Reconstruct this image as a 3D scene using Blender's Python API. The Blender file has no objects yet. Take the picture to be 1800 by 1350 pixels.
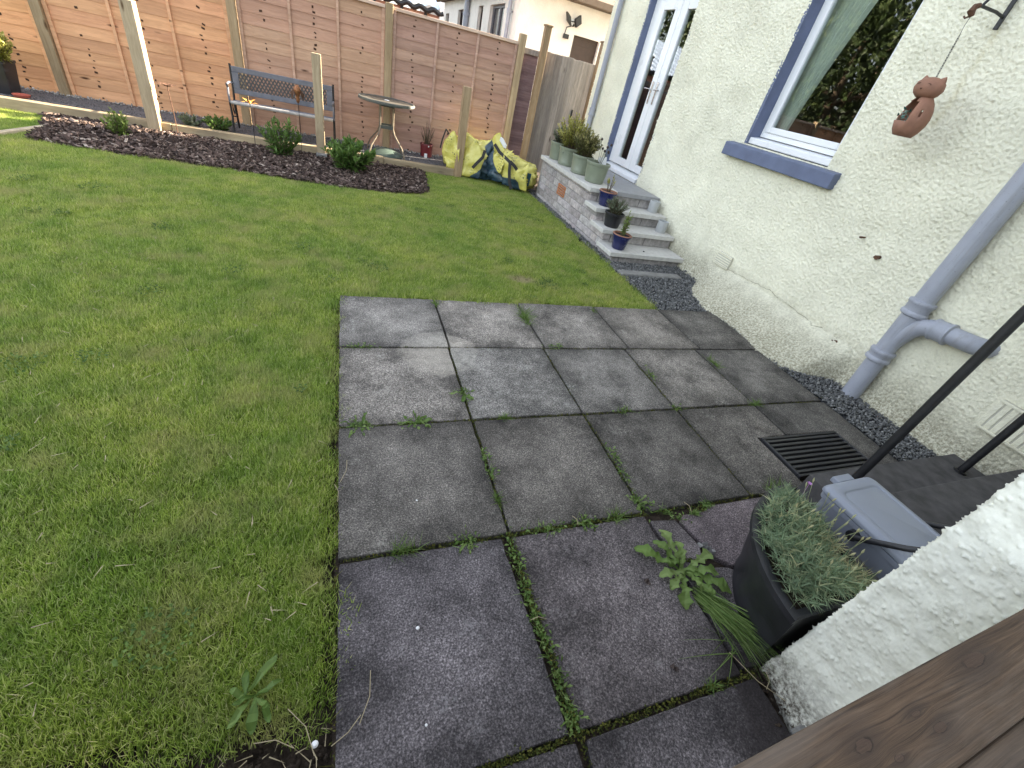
import bpy, bmesh, math, random
import numpy as np
from mathutils import Vector, Matrix

rnd = random.Random(7)
nr = np.random.default_rng(7)
scn = bpy.context.scene
COL = scn.collection
rad = math.radians

# ------------------------------------------------------------------ camera
cam_d = bpy.data.cameras.new('camera')
cam = bpy.data.objects.new('camera', cam_d)
COL.objects.link(cam)
RC = ((0.93541175, -0.29117014, 0.20056124), (-0.02352521, -0.61726208, -0.78640581), (0.35277674, 0.73089499, -0.58424403))
cm = Matrix(((RC[0][0], -RC[1][0], -RC[2][0], 0), (RC[0][1], -RC[1][1], -RC[2][1], 0), (RC[0][2], -RC[1][2], -RC[2][2], 1.5), (0, 0, 0, 1)))
cam.matrix_world = cm
cam_d.sensor_width = 36.0
cam_d.lens = 36.0 * 751.37 / 1800.0
cam_d.clip_start = 0.02
cam_d.clip_end = 400
scn.camera = cam

# ------------------------------------------------------------------ sky, sun, exposure
SUN_EL, SUN_S = rad(20.5), 0.160            # sun height; sideways slope of its rays (dy/dx)
SUN_AZ = math.atan2(SUN_S, 1.0)             # measured from +X towards +Y
w = bpy.data.worlds.new('World')
scn.world = w
w.use_nodes = True
wt = w.node_tree
bgn = wt.nodes['Background']
sky = wt.nodes.new('ShaderNodeTexSky')
sky.sky_type = 'NISHITA'
sky.sun_disc = False
sky.sun_elevation = SUN_EL
sky.sun_rotation = math.pi / 2 - SUN_AZ
sky.air_density = 1.0
sky.dust_density = 3.0
sky.ozone_density = 1.0
hs = wt.nodes.new('ShaderNodeHueSaturation')     # a slightly hazy, paler sky all round
hs.inputs['Saturation'].default_value = 0.42
wt.links.new(sky.outputs[0], hs.inputs['Color'])
wt.links.new(hs.outputs[0], bgn.inputs[0])
bgn.inputs[1].default_value = 0.105
sun_d = bpy.data.lights.new('sun', 'SUN')
sun_d.energy = 5.0
sun_d.angle = rad(0.5)
sun_d.color = (1.0, 0.87, 0.68)
sun = bpy.data.objects.new('sun', sun_d)
COL.objects.link(sun)
sdir = Vector((math.cos(SUN_AZ) * math.cos(SUN_EL), math.sin(SUN_AZ) * math.cos(SUN_EL), math.sin(SUN_EL)))
sun.rotation_euler = sdir.to_track_quat('Z', 'Y').to_euler()
sun.location = (20, 5, 12)
vs = scn.view_settings
vs.view_transform = 'Standard'
vs.look = 'None'
vs.exposure = 3.0
vs.gamma = 1.0
vs.use_curve_mapping = False
scn.cycles.max_bounces = 8
scn.cycles.transparent_max_bounces = 12
scn.cycles.use_denoising = True


# ------------------------------------------------------------------ object helpers
def tag(o, label=None, cat=None, group=None, kind=None):
    if label: o['label'] = label
    if cat: o['category'] = cat
    if group: o['group'] = group
    if kind: o['kind'] = kind
    return o


def thing(name, label=None, cat=None, loc=(0, 0, 0), rz=0.0, group=None, kind=None):
    o = bpy.data.objects.new(name, None)
    o.empty_display_size = 0.1
    COL.objects.link(o)
    o.location = loc
    o.rotation_euler = (0, 0, rz)
    return tag(o, label, cat, group, kind)


def copy_tree(o, parent=None):
    c = o.copy()
    COL.objects.link(c)
    c.parent = parent
    for ch in list(o.children):
        copy_tree(ch, c)
    return c


class MB:
    """collects geometry for ONE mesh object"""
    def __init__(s):
        s.v, s.f, s.t, s.n = [], [], [], 0

    def add(s, v, f, tone=0.5):
        b = s.n
        s.v.extend([tuple(p) for p in v])
        s.f.extend([tuple(i + b for i in q) for q in f])
        if hasattr(tone, '__len__'): s.t.extend(tone)
        else: s.t.extend([tone] * len(v))
        s.n += len(v)
        return s

    def box(s, x0, x1, y0, y1, z0, z1, tone=0.5):
        v = [(x0, y0, z0), (x1, y0, z0), (x1, y1, z0), (x0, y1, z0), (x0, y0, z1), (x1, y0, z1), (x1, y1, z1), (x0, y1, z1)]
        return s.add(v, [(0, 3, 2, 1), (4, 5, 6, 7), (0, 1, 5, 4), (1, 2, 6, 5), (2, 3, 7, 6), (3, 0, 4, 7)], tone)

    def obox(s, c, ex, ey, ez, tone=0.5):
        """box from centre and three half-axis vectors"""
        c, ex, ey, ez = Vector(c), Vector(ex), Vector(ey), Vector(ez)
        v = [c - ex - ey - ez, c + ex - ey - ez, c + ex + ey - ez, c - ex + ey - ez, c - ex - ey + ez, c + ex - ey + ez, c + ex + ey + ez, c - ex + ey + ez]
        return s.add(v, [(0, 3, 2, 1), (4, 5, 6, 7), (0, 1, 5, 4), (1, 2, 6, 5), (2, 3, 7, 6), (3, 0, 4, 7)], tone)

    def prism(s, poly, z0, z1, tone=0.5):
        n = len(poly)
        v = [(p[0], p[1], z0) for p in poly] + [(p[0], p[1], z1) for p in poly]
        f = [tuple(range(n - 1, -1, -1)), tuple(range(n, 2 * n))] + [(i, (i + 1) % n, n + (i + 1) % n, n + i) for i in range(n)]
        return s.add(v, f, tone)

    def tube(s, pts, r, n=10, cap=True, tone=0.5):
        pts = [Vector(p) for p in pts]
        rs = r if hasattr(r, '__len__') else [r] * len(pts)
        v, f = [], []
        up = None
        for i, p in enumerate(pts):
            d = (pts[min(i + 1, len(pts) - 1)] - pts[max(i - 1, 0)]).normalized()
            if up is None:
                up = Vector((0, 0, 1)) if abs(d.z) < .9 else Vector((1, 0, 0))
            a = d.cross(up).normalized()
            b = a.cross(d).normalized()
            up = b
            for k in range(n):
                t = 2 * math.pi * k / n
                v.append(p + (a * math.cos(t) + b * math.sin(t)) * rs[i])
        for i in range(len(pts) - 1):
            for k in range(n):
                k2 = (k + 1) % n
                f.append((i * n + k, i * n + k2, (i + 1) * n + k2, (i + 1) * n + k))
        if cap:
            f.append(tuple(range(n)))
            f.append(tuple(range((len(pts) - 1) * n + n - 1, (len(pts) - 1) * n - 1, -1)))
        return s.add(v, f, tone)

    def lathe(s, prof, n=28, c=(0, 0, 0), a0=0.0, a1=2 * math.pi, tone=0.5):
        """profile of (r, z), closed ring unless a partial sweep"""
        full = abs(a1 - a0 - 2 * math.pi) < 1e-6
        m = n if full else n + 1
        v, f = [], []
        for (r, z) in prof:
            for k in range(m):
                t = a0 + (a1 - a0) * k / n
                v.append((c[0] + r * math.cos(t), c[1] + r * math.sin(t), c[2] + z))
        for i in range(len(prof) - 1):
            for k in range(n):
                k2 = (k + 1) % m
                f.append((i * m + k, i * m + k2, (i + 1) * m + k2, (i + 1) * m + k))
        return s.add(v, f, tone)

    def quad(s, a, b, c, d, tone=0.5):
        return s.add([a, b, c, d], [(0, 1, 2, 3)], tone)

    def build(s, name, mat, parent=None, smooth=False, bevel=0.0, seg=1, loc=None, link=True, fixn=False):
        me = bpy.data.meshes.new(name)
        me.from_pydata(s.v, [], s.f)
        at = me.attributes.new('tone', 'FLOAT', 'POINT')
        at.data.foreach_set('value', np.array(s.t, dtype=np.float32))
        if bevel or fixn:
            bm = bmesh.new()
            bm.from_mesh(me)
            if fixn: bmesh.ops.recalc_face_normals(bm, faces=bm.faces)
            if bevel:
                ed = [e for e in bm.edges if len(e.link_faces) == 2 and e.calc_face_angle(0) > 0.6]
                bmesh.ops.bevel(bm, geom=ed, offset=bevel, segments=seg, affect='EDGES', profile=0.5, clamp_overlap=True)
            bm.to_mesh(me)
            bm.free()
        if smooth:
            me.polygons.foreach_set('use_smooth', [True] * len(me.polygons))
            if smooth != 'all':
                try: me.set_sharp_from_angle(angle=rad(smooth if smooth > 1 else 40))
                except Exception: pass
        if mat is not None: me.materials.append(mat)
        o = bpy.data.objects.new(name, me)
        if link: COL.objects.link(o)
        if parent is not None: o.parent = parent
        if loc is not None: o.location = loc
        return o


def like(o, parent, loc, rz=0.0):
    """another object that shares o's mesh"""
    c = o.copy()
    COL.objects.link(c)
    c.parent = parent
    c.location = loc
    c.rotation_euler = (0, 0, rz)
    return c


# ------------------------------------------------------------------ material helpers
class NG:
    def __init__(s, name):
        s.m = bpy.data.materials.new(name)
        s.m.use_nodes = True
        s.t = s.m.node_tree
        s.t.nodes.clear()
        s.out = s.t.nodes.new('ShaderNodeOutputMaterial')

    def n(s, typ, ins=None, **props):
        nd = s.t.nodes.new('ShaderNode' + typ)
        for k, v in props.items(): setattr(nd, k, v)
        for k, v in (ins or {}).items(): s.set(nd.inputs[k], v)
        return nd

    def set(s, sock, v):
        if isinstance(v, bpy.types.NodeSocket): s.t.links.new(v, sock)
        elif v is not None:
            if hasattr(v, '__len__') and len(v) == 3 and sock.type == 'RGBA': v = (*v, 1)
            sock.default_value = v

    def pos(s): return s.n('NewGeometry').outputs['Position']
    def obj(s): return s.n('TexCoord').outputs['Object']
    def info(s, k): return s.n('ObjectInfo').outputs[k]
    def attr(s, k='tone'): return s.n('Attribute', attribute_name=k).outputs['Fac']

    def math(s, op, a, b=0.5, c=None, clamp=False):
        nd = s.n('Math', operation=op, use_clamp=clamp)
        s.set(nd.inputs[0], a); s.set(nd.inputs[1], b)
        if c is not None: s.set(nd.inputs[2], c)
        return nd.outputs[0]

    def vmath(s, op, a, b=None, k=0):
        nd = s.n('VectorMath', operation=op)
        s.set(nd.inputs[0], a)
        if b is not None: s.set(nd.inputs[1], b)
        return nd.outputs[k]

    def scale(s, v, sc, off=None):
        nd = s.n('Mapping', {'Vector': v, 'Scale': sc})
        if off is not None: s.set(nd.inputs['Location'], off)
        return nd.outputs[0]

    def noise(s, v, sc, det=3, rough=.55, dist=0, k=0):
        return s.n('TexNoise', {'Vector': v, 'Scale': sc, 'Detail': det, 'Roughness': rough, 'Distortion': dist}).outputs[k]

    def vor(s, v, sc, feature='F1', k='Distance', rn=1.0):
        return s.n('TexVoronoi', {'Vector': v, 'Scale': sc, 'Randomness': rn}, feature=feature).outputs[k]

    def ramp(s, f, stops, interp='LINEAR'):
        nd = s.n('ValToRGB')
        nd.color_ramp.interpolation = interp
        el = nd.color_ramp.elements
        while len(el) < len(stops): el.new(0.5)
        for e, (p, c) in zip(el, stops):
            e.position = p
            e.color = (c, c, c, 1) if not hasattr(c, '__len__') else (*c, 1)
        s.set(nd.inputs[0], f)
        return nd.outputs[0]

    def mix(s, f, a, b, blend='MIX'):
        nd = s.n('Mix', data_type='RGBA', blend_type=blend)
        s.set(nd.inputs[0], f); s.set(nd.inputs[6], a); s.set(nd.inputs[7], b)
        return nd.outputs[2]

    def bump(s, h, st=.5, dist=.01, nrm=None):
        nd = s.n('Bump', {'Height': h, 'Strength': st, 'Distance': dist})
        if nrm is not None: s.set(nd.inputs['Normal'], nrm)
        return nd.outputs[0]

    def bsdf(s, col, rough=.7, nrm=None, metal=0.0, spec=.5, **kw):
        nd = s.n('BsdfPrincipled', {'Base Color': col, 'Roughness': rough, 'Metallic': metal, 'Specular IOR Level': spec})
        if nrm is not None: s.set(nd.inputs['Normal'], nrm)
        for k, v in kw.items(): s.set(nd.inputs[k.replace('_', ' ')], v)
        return nd.outputs[0]

    def done(s, sh):
        s.t.links.new(sh, s.out.inputs[0])
        return s.m


def plain(name, col, rough=.6, var=.12, sc=20, metal=0.0, spec=.4, bump=0.0, bsc=200, bdist=.002, tint=False):
    g = NG(name)
    p = g.obj()
    f = g.noise(p, sc, 4)
    lo, hi = [c * (1 - var) for c in col], [min(1, c * (1 + var)) for c in col]
    c = g.ramp(f, [(.3, lo), (.7, hi)])
    if tint: c = g.mix(1.0, c, g.info('Color'), 'MULTIPLY')
    nb = g.bump(g.noise(p, bsc, 2), bump, bdist) if bump else None
    rf = g.math('MULTIPLY_ADD', f, .2, rough - .1)
    return g.done(g.bsdf(c, rf, nb, metal, spec))


def wood(name, cd, cl, ax=0, grain=1.0, rough=.8, knots=.5, knotcol=(.06, .03, .018), weather=None):
    g = NG(name)
    off = g.vmath('SCALE', g.n('CombineXYZ', {'X': 1.0, 'Y': .37, 'Z': .71}).outputs[0])
    sc_node = off.node
    g.set(sc_node.inputs['Scale'], g.math('MULTIPLY', g.info('Random'), 41.0))
    p = g.vmath('ADD', g.obj(), off)
    st = [28.0, 28.0, 28.0]; st[ax] = 1.1
    gp = g.scale(p, st)
    dn = g.noise(p, 3.0, 2, k=1)
    gp2 = g.vmath('ADD', gp, g.vmath('SCALE', dn))
    g.set(gp2.node.inputs[1].links[0].from_node.inputs['Scale'], 1.6)
    f1 = g.noise(gp2, 1.0 * grain, 5, .6)
    f2 = g.noise(gp2, 5.0 * grain, 2, .5)
    f = g.math('MULTIPLY_ADD', f2, .35, g.math('MULTIPLY', f1, .75))
    c = g.ramp(f, [(.3, cd), (.72, cl)])
    big = g.noise(g.scale(p, [2.5 if i != ax else .9 for i in range(3)]), 1.0, 3)
    c = g.mix(.5, c, g.ramp(big, [(.3, .68), (.7, 1.22)]), 'MULTIPLY')
    if knots:
        ks = [9.0, 9.0, 9.0]; ks[ax] = 2.4
        kv = g.scale(p, ks)
        kd = g.vor(kv, 1.0)
        ring = g.ramp(kd, [(.05, 1.0), (.16, .0)])
        kc = g.vor(kv, 1.0, k='Color')
        sel = g.math('GREATER_THAN', g.n('SeparateColor', {'Color': kc}).outputs[0], 1 - knots)
        c = g.mix(g.math('MULTIPLY', ring, sel), c, knotcol)
    if weather:
        wf = g.ramp(g.noise(p, 1.7, 4), [(.42, 0.0), (.7, .75)])
        c = g.mix(wf, c, weather)
    c = g.mix(1.0, c, g.info('Color'), 'MULTIPLY')
    return g.done(g.bsdf(c, rough, g.bump(f, .35, .003), spec=.25))


def leafmat(name, dark, mid, light, trans=.35, rough=.5, spec=.3):
    g = NG(name)
    t = g.attr()
    c = g.ramp(t, [(0.0, dark), (.5, mid), (1.0, light)])
    pn = g.noise(g.pos(), 9.0, 3)
    c = g.mix(.5, c, g.ramp(pn, [(.3, .6), (.7, 1.3)]), 'MULTIPLY')
    b = g.bsdf(c, rough, spec=spec)
    tr = g.n('BsdfTranslucent', {'Color': c}).outputs[0]
    mx = g.n('MixShader', {0: trans, 1: b, 2: tr})
    return g.done(mx.outputs[0])


# --- ground materials
def m_soil(name, a, b):
    g = NG(name)
    p = g.pos()
    c = g.ramp(g.noise(p, 30, 6, .7), [(.3, a), (.7, b)])
    return g.done(g.bsdf(c, .95, g.bump(g.noise(p, 90, 5, .7), .8, .01), spec=.1))


SOIL = m_soil('dark soil', (.016, .012, .010), (.085, .066, .05))
LAWNBASE = m_soil('lawn thatch', (.06, .07, .016), (.15, .15, .05))


def m_slab():
    g = NG('weathered concrete slab')
    p = g.pos()
    r = g.info('Random')
    off = g.n('CombineXYZ', {'X': g.math('MULTIPLY', r, 13.0), 'Y': 0.0, 'Z': g.math('MULTIPLY', r, 7.0)}).outputs[0]
    q = g.vmath('ADD', p, off)
    fine = g.noise(q, 170, 3, .75)
    agg = g.vor(q, 210, k='Color')
    aggv = g.n('SeparateColor', {'Color': agg}).outputs[0]
    blot = g.noise(q, 5.0, 6, .65)
    blot2 = g.noise(q, 17.0, 5, .7)
    base = g.ramp(fine, [(.36, (.048, .0465, .0465)), (.5, (.115, .111, .109)), (.66, (.25, .243, .235))])
    base = g.mix(.6, base, g.ramp(aggv, [(0, .5), (.6, .95), (1, 1.7)]), 'MULTIPLY')
    base = g.mix(.9, base, g.ramp(blot, [(.3, .36), (.46, .85), (.6, 1.15), (.75, 1.5)]), 'MULTIPLY')
    base = g.mix(.6, base, g.ramp(blot2, [(.3, .62), (.7, 1.35)]), 'MULTIPLY')
    oc = g.n('SeparateXYZ', {'Vector': g.vmath('ABSOLUTE', g.obj())}).outputs
    ed = g.math('ADD', g.math('MAXIMUM', oc[0], oc[1]), g.math('MULTIPLY', g.math('SUBTRACT', g.noise(q, 4.0, 5, .65), .5), .42))
    base = g.mix(.85, base, g.ramp(ed, [(.12, 1.3), (.24, 1.0), (.36, .48)]), 'MULTIPLY')
    # pale lichen spots and pits
    lw = g.math('MULTIPLY', g.ramp(g.noise(q, 9.0, 4, .6), [(.58, 0.0), (.7, 1.0)]), g.ramp(g.noise(q, 60.0, 3, .7), [(.5, 0.0), (.62, .6)]))
    base = g.mix(lw, base, (.3, .31, .3))
    sp = g.ramp(g.vor(q, 38.0), [(.0, 1.0), (.055, .0)])
    spsel = g.math('GREATER_THAN', g.n('SeparateColor', {'Color': g.vor(q, 38.0, k='Color')}).outputs[1], .86)
    base = g.mix(g.math('MULTIPLY', sp, spsel), base, (.42, .41, .38))
    # the worn pale disc where a pot once stood, and its ring
    d = g.vmath('DISTANCE', g.vmath('ADD', p, g.vmath('SCALE', g.vmath('SUBTRACT', g.noise(p, 14, 4, k=1), (.5, .5, .5)))), (.53, 2.21, 0), k=1)
    for nd in g.t.nodes:
        if nd.type == 'VECT_MATH' and nd.operation == 'SCALE' and not nd.inputs['Scale'].is_linked: nd.inputs['Scale'].default_value = .1
    disc = g.math('MULTIPLY', g.ramp(d, [(.0, .72), (.16, .70), (.20, .45), (.225, .5), (.255, .0)]), g.ramp(blot2, [(.3, .55), (.6, 1.0)]))
    base = g.mix(disc, base, g.ramp(fine, [(.36, (.18, .175, .165)), (.66, (.37, .36, .34))]))
    wet = g.vmath('DISTANCE', p, (1.36, .06, 0), k=1)
    wet = g.math('ADD', wet, g.math('MULTIPLY', g.math('SUBTRACT', g.noise(p, 9.0, 5, .65), .5), .22))
    base = g.mix(g.ramp(wet, [(.20, .85), (.31, 0.0)]), base, (.022, .019, .018))
    base = g.mix(1.0, base, g.info('Color'), 'MULTIPLY')
    h = g.math('ADD', g.math('MULTIPLY', fine, .7), g.math('MULTIPLY', aggv, .4))
    nb = g.bump(h, .55, .004)
    nb = g.bump(blot2, .35, .012, nb)
    return g.done(g.bsdf(base, .86, nb, spec=.3))


SLAB = m_slab()


def m_harl(name, base, dirt=True, bsc=70.0, zd=.1, bst=.6, dcol=(.10, .085, .06), dmax=.85):
    g = NG(name)
    p = g.pos()
    c = g.ramp(g.noise(p, 2.2, 5, .6), [(.3, [x * .9 for x in base]), (.7, [min(1, x * 1.05) for x in base])])
    c = g.mix(.35, c, g.ramp(g.noise(p, 45, 4, .7), [(.3, .75), (.65, 1.12)]), 'MULTIPLY')
    # algae / streaks and rising damp with an uneven edge
    st = g.ramp(g.noise(g.scale(p, (1.0, 5.0, .8)), 1.6, 5, .65), [(.56, 0.0), (.8, .2)])
    c = g.mix(st, c, (.42, .44, .28))
    sx = g.n('SeparateXYZ', {'Vector': p}).outputs
    wy = g.math('ADD', sx[1], g.math('MULTIPLY', g.math('SUBTRACT', g.noise(g.scale(p, (1, 1, 3.0)), 3.0, 4), .5), .09))
    sk = g.math('MULTIPLY', g.ramp(g.math('ABSOLUTE', g.math('SUBTRACT', wy, 2.40), 0), [(.0, .4), (.035, 0.0)]), g.ramp(sx[2], [(1.0, 0.0), (1.0, 0.0)]) if False else g.math('MULTIPLY', g.math('GREATER_THAN', sx[2], 1.75), g.math('LESS_THAN', sx[2], 2.3)))
    if dirt: c = g.mix(g.math('MULTIPLY', sk, g.ramp(g.noise(p, 30, 4, .7), [(.35, .2), (.65, 1.0)])), c, (.5, .43, .2))
    mild = g.math('MULTIPLY', g.ramp(g.noise(p, 3.3, 5, .7), [(.58, 0.0), (.72, .7)]), g.ramp(g.noise(p, 85, 3, .7), [(.5, 0.0), (.64, .8)]))
    c = g.mix(mild, c, (.30, .29, .2))
    if dirt:
        z = g.n('SeparateXYZ', {'Vector': p}).outputs[2]
        zz = g.math('ADD', z, g.math('MULTIPLY', g.math('SUBTRACT', g.noise(p, 7.0, 5, .65), .5), zd * 2.4))
        df = g.ramp(g.math('DIVIDE', zz, zd * 4), [(.05, dmax), (.36, dmax * .7), (.72, .0)])
        df = g.math('MULTIPLY', df, g.ramp(g.noise(p, 60, 4, .7), [(.35, .25), (.6, 1.0)]))
        c = g.mix(df, c, dcol)
    nb = g.bump(g.noise(p, bsc, 4, .6), bst, .009)
    nb = g.bump(g.vor(p, bsc * 2.2), bst * .5, .004, nb)
    return g.done(g.bsdf(c, .8, nb, spec=.25))


HARL = m_harl('cream painted roughcast', (.83, .805, .645), zd=.12, bst=.7, dcol=(.25, .23, .16), dmax=1.0)
HARL_NEAR = m_harl('cream roughcast close up', (.79, .785, .69), bsc=150.0, zd=.065, bst=.08, dcol=(.055, .042, .03), dmax=1.0)
NEIGH_HARL = m_harl('pale pink harling', (.86, .80, .72), dirt=False, bsc=30)
PVC = plain('white plastic', (.80, .81, .82), .3, .03, 4, spec=.5)
BLUEPAINT = plain('blue grey masonry paint', (.125, .15, .235), .55, .12, 8, bump=.25, bsc=120)
def m_pipe():
    g = NG('lilac grey pipe paint')
    p = g.obj()
    f = g.noise(p, 5.0, 4)
    c = g.ramp(f, [(.3, (.31, .325, .38)), (.7, (.37, .385, .44))])
    st = g.ramp(g.noise(g.scale(p, (26, 26, 2.2)), 1.0, 5, .65), [(.52, 0.0), (.75, .5)])
    c = g.mix(st, c, (.22, .215, .2))
    sp = g.ramp(g.noise(p, 70, 3, .7), [(.63, 0.0), (.72, .55)])
    c = g.mix(sp, c, (.13, .12, .10))
    return g.done(g.bsdf(c, g.math('MULTIPLY_ADD', f, .3, .3), g.bump(g.noise(p, 90, 3), .12, .003), spec=.4))


PIPEPAINT = m_pipe()
BLACKMETAL = plain('black painted metal', (.014, .014, .016), .45, .3, 30, spec=.5, bump=.2, bsc=150)
RUSTMETAL = plain('rusty iron', (.10, .05, .03), .8, .4, 60, bump=.4)
BLACKPLASTIC = plain('black plastic tub', (.018, .018, .021), .42, .35, 9, spec=.45, bump=.12, bsc=90)
GREYPLASTIC = plain('blue grey caddy plastic', (.245, .265, .315), .38, .06, 5, spec=.5, bump=.08, bsc=260)
CHROME = plain('satin chrome', (.55, .55, .55), .25, .05, 10, metal=1.0)
DARKWOODPAINT = plain('dark brown painted door', (.05, .028, .022), .45, .2, 12)
TERRA = plain('terracotta', (.285, .145, .095), .75, .14, 18, bump=.3, bsc=240)
SAGE = plain('sage green glazed pot', (.20, .225, .165), .35, .1, 12, spec=.5, bump=.06)
NAVY = plain('navy glazed pot', (.016, .02, .085), .25, .25, 14, spec=.6)
REDPOT = plain('dark red plastic pot', (.14, .018, .022), .4, .15, 12)
LIGHTGREYPOT = plain('pale grey ceramic', (.42, .43, .43), .5, .06, 10)
WHITECARD = plain('white card', (.8, .8, .8), .6, .02, 6)
SANDSTONE = plain('pale sawn paving', (.56, .545, .51), .7, .1, 26, bump=.25, bsc=330)
LANDING = plain('blue grey paving', (.29, .29, .30), .6, .12, 14, bump=.2, bsc=200)
MORTAR = plain('grey mortar', (.32, .30, .29), .9, .15, 30, bump=.5, bsc=150)
BRICK = plain('grey lilac tumbled brick', (.385, .36, .345), .85, .3, 22, bump=.5, bsc=90, bdist=.006, tint=True)
CONC = plain('grey concrete strip', (.2, .195, .185), .85, .2, 18, bump=.5, bsc=130)
ORANGEVENT = plain('terracotta air brick', (.48, .2, .09), .75, .1, 18)
BENCHMETAL = plain('blue grey bench slats', (.155, .16, .185), .5, .2, 10, bump=.15)
LATTICE = plain('dull bench lattice', (.085, .08, .078), .6, .2, 20)
SUNLITMETAL = plain('bench edge painted sunlit', (.38, .36, .34), .5, .2, 20)  # sunlight on the seat's front edge, put into its colour
TABLEGREEN = plain('grey green table metal', (.085, .09, .078), .75, .15, 8, spec=.6)
PARASOLBASE = plain('green plastic parasol base', (.075, .105, .09), .5, .1, 10)
GALV = plain('dull bronze tube', (.22, .18, .13), .4, .15, 20, metal=.4)
ORANGEPETAL = plain('orange painted tin', (.75, .34, .07), .5, .2, 18)
STONEGREY = plain('slate chips', (.085, .09, .1), .8, .5, 60, bump=.6, bsc=150, tint=False)
INTERIOR = plain('dim room wall', (.10, .09, .08), .9, .1, 3)
CURTAIN = plain('pale grey green curtain', (.62, .64, .58), .9, .1, 5)
ROOFTILE = plain('dark roof tiles', (.04, .04, .045), .8, .3, 20, bump=.4, bsc=30)
PINKWALL = plain('salmon block wall', (.5, .27, .2), .9, .12, 12, bump=.4, bsc=60)
CLEARROOF = plain('pale blue sheet roof', (.5, .6, .75), .3, .1, 6)
WOOD_PANEL = wood('orange brown fence board', (.40, .25, .175), (.60, .41, .305), 0, .9, .85, .3)
WOOD_POST = wood('pale treated post', (.30, .215, .125), (.53, .42, .28), 2, .8, .8, .35, (.12, .07, .035))
WOOD_GATE = wood('weathered grey gate board', (.15, .135, .13), (.33, .305, .29), 2, 1.0, .9, .35, (.05, .035, .03))
WOOD_PURPLE = wood('purple brown stained board', (.12, .075, .085), (.24, .165, .175), 0, 1.0, .85, .1)
WOOD_SLEEPER = wood('pale sleeper', (.30, .22, .125), (.54, .43, .27), 0, .8, .85, .25, (.12, .07, .035), weather=(.2, .16, .11))


def m_cap():
    """close-up softwood: growth rings bent round knots"""
    g = NG('brown stained rail wood')
    p = g.obj()
    xyz = g.n('SeparateXYZ', {'Vector': p}).outputs
    core = rim = push = None
    KN = [(.924, -.0275, .033, .010), (.609, -.043, .021, .008), (.749, -.066, .016, .006), (.729, -.0436, .013, .0035), (.647, -.068, .01, .004), (.30, -.05, .02, .007), (-.2, -.03, .022, .008), (.83, -.15, .02, .008), (1.15, -.05, .02, .008)]
    wob = g.math('SUBTRACT', g.noise(p, 60.0, 2), .5)
    for (kx, ky, a, b) in KN:
        dx = g.math('DIVIDE', g.math('SUBTRACT', xyz[0], kx), a)
        dy = g.math('DIVIDE', g.math('SUBTRACT', xyz[1], ky), b)
        d = g.math('SQRT', g.math('ADD', g.math('MULTIPLY', dx, dx), g.math('MULTIPLY', dy, dy)), 0)
        d = g.math('MULTIPLY_ADD', wob, .8, d)
        c1 = g.ramp(d, [(.80, 1.0), (.92, 0.0)])
        r1 = g.math('MULTIPLY', g.ramp(d, [(.78, 0.0), (.86, 1.0), (1.05, 0.0)]), g.ramp(g.noise(p, 75.0, 3), [(.42, 0.0), (.6, 1.0)]))
        side = g.math('SIGN', dy, 0)
        dist2 = g.math('MULTIPLY', g.math('ADD', g.math('MULTIPLY', dx, g.math('MULTIPLY', dx, .16)), g.math('MULTIPLY', dy, g.math('MULTIPLY', dy, .09))), -1.0)
        pu = g.math('MULTIPLY', side, g.math('EXPONENT', dist2, 0))
        core = c1 if core is None else g.math('MAXIMUM', core, c1)
        rim = r1 if rim is None else g.math('MAXIMUM', rim, r1)
        push = pu if push is None else g.math('ADD', push, pu)
    yy = g.math('SUBTRACT', xyz[1], g.math('MULTIPLY', push, .0055))
    q = g.n('CombineXYZ', {'X': xyz[0], 'Y': yy, 'Z': xyz[2]}).outputs[0]
    grow = g.noise(g.scale(q, (2.2, 130.0, 40.0)), 1.0, 3, .5)
    fine = g.noise(g.scale(q, (16.0, 1300.0, 300.0)), 1.0, 4, .7)
    streak = g.noise(g.scale(q, (4.0, 320.0, 90.0)), 1.0, 4, .6)
    f = g.math('ADD', g.math('MULTIPLY', grow, .42), g.math('ADD', g.math('MULTIPLY', fine, .4), g.math('MULTIPLY', streak, .34)))
    c = g.ramp(f, [(.42, (.024, .015, .010)), (.55, (.070, .044, .027)), (.66, (.118, .075, .046)), (.8, (.165, .115, .075))])
    wx = g.noise(g.scale(q, (3.0, 16, 14)), 1.0, 5, .62)
    c = g.mix(g.ramp(wx, [(.46, 0.0), (.78, .6)]), c, (.17, .14, .115))
    c = g.mix(g.ramp(wx, [(.22, .55), (.42, 0.0)]), c, (.03, .021, .016))
    halo = g.ramp(g.math('ABSOLUTE', push, 0), [(.2, 0.0), (.95, .75)])
    c = g.mix(halo, c, (.045, .030, .022))
    c = g.mix(g.math('MULTIPLY', core, .6), c, g.ramp(fine, [(.3, (.05, .030, .02)), (.7, (.10, .062, .042))]))
    c = g.mix(g.math('MULTIPLY', rim, .85), c, (.016, .011, .008))
    sp = g.ramp(g.noise(p, 420, 3, .7), [(.68, 0.0), (.76, .5)])
    c = g.mix(sp, c, (.26, .22, .18))
    return g.done(g.bsdf(c, .72, g.bump(g.math('ADD', f, g.math('MULTIPLY', core, .3)), .5, .0018), spec=.3))


WOOD_CAP = m_cap()
GRASS = None


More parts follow.
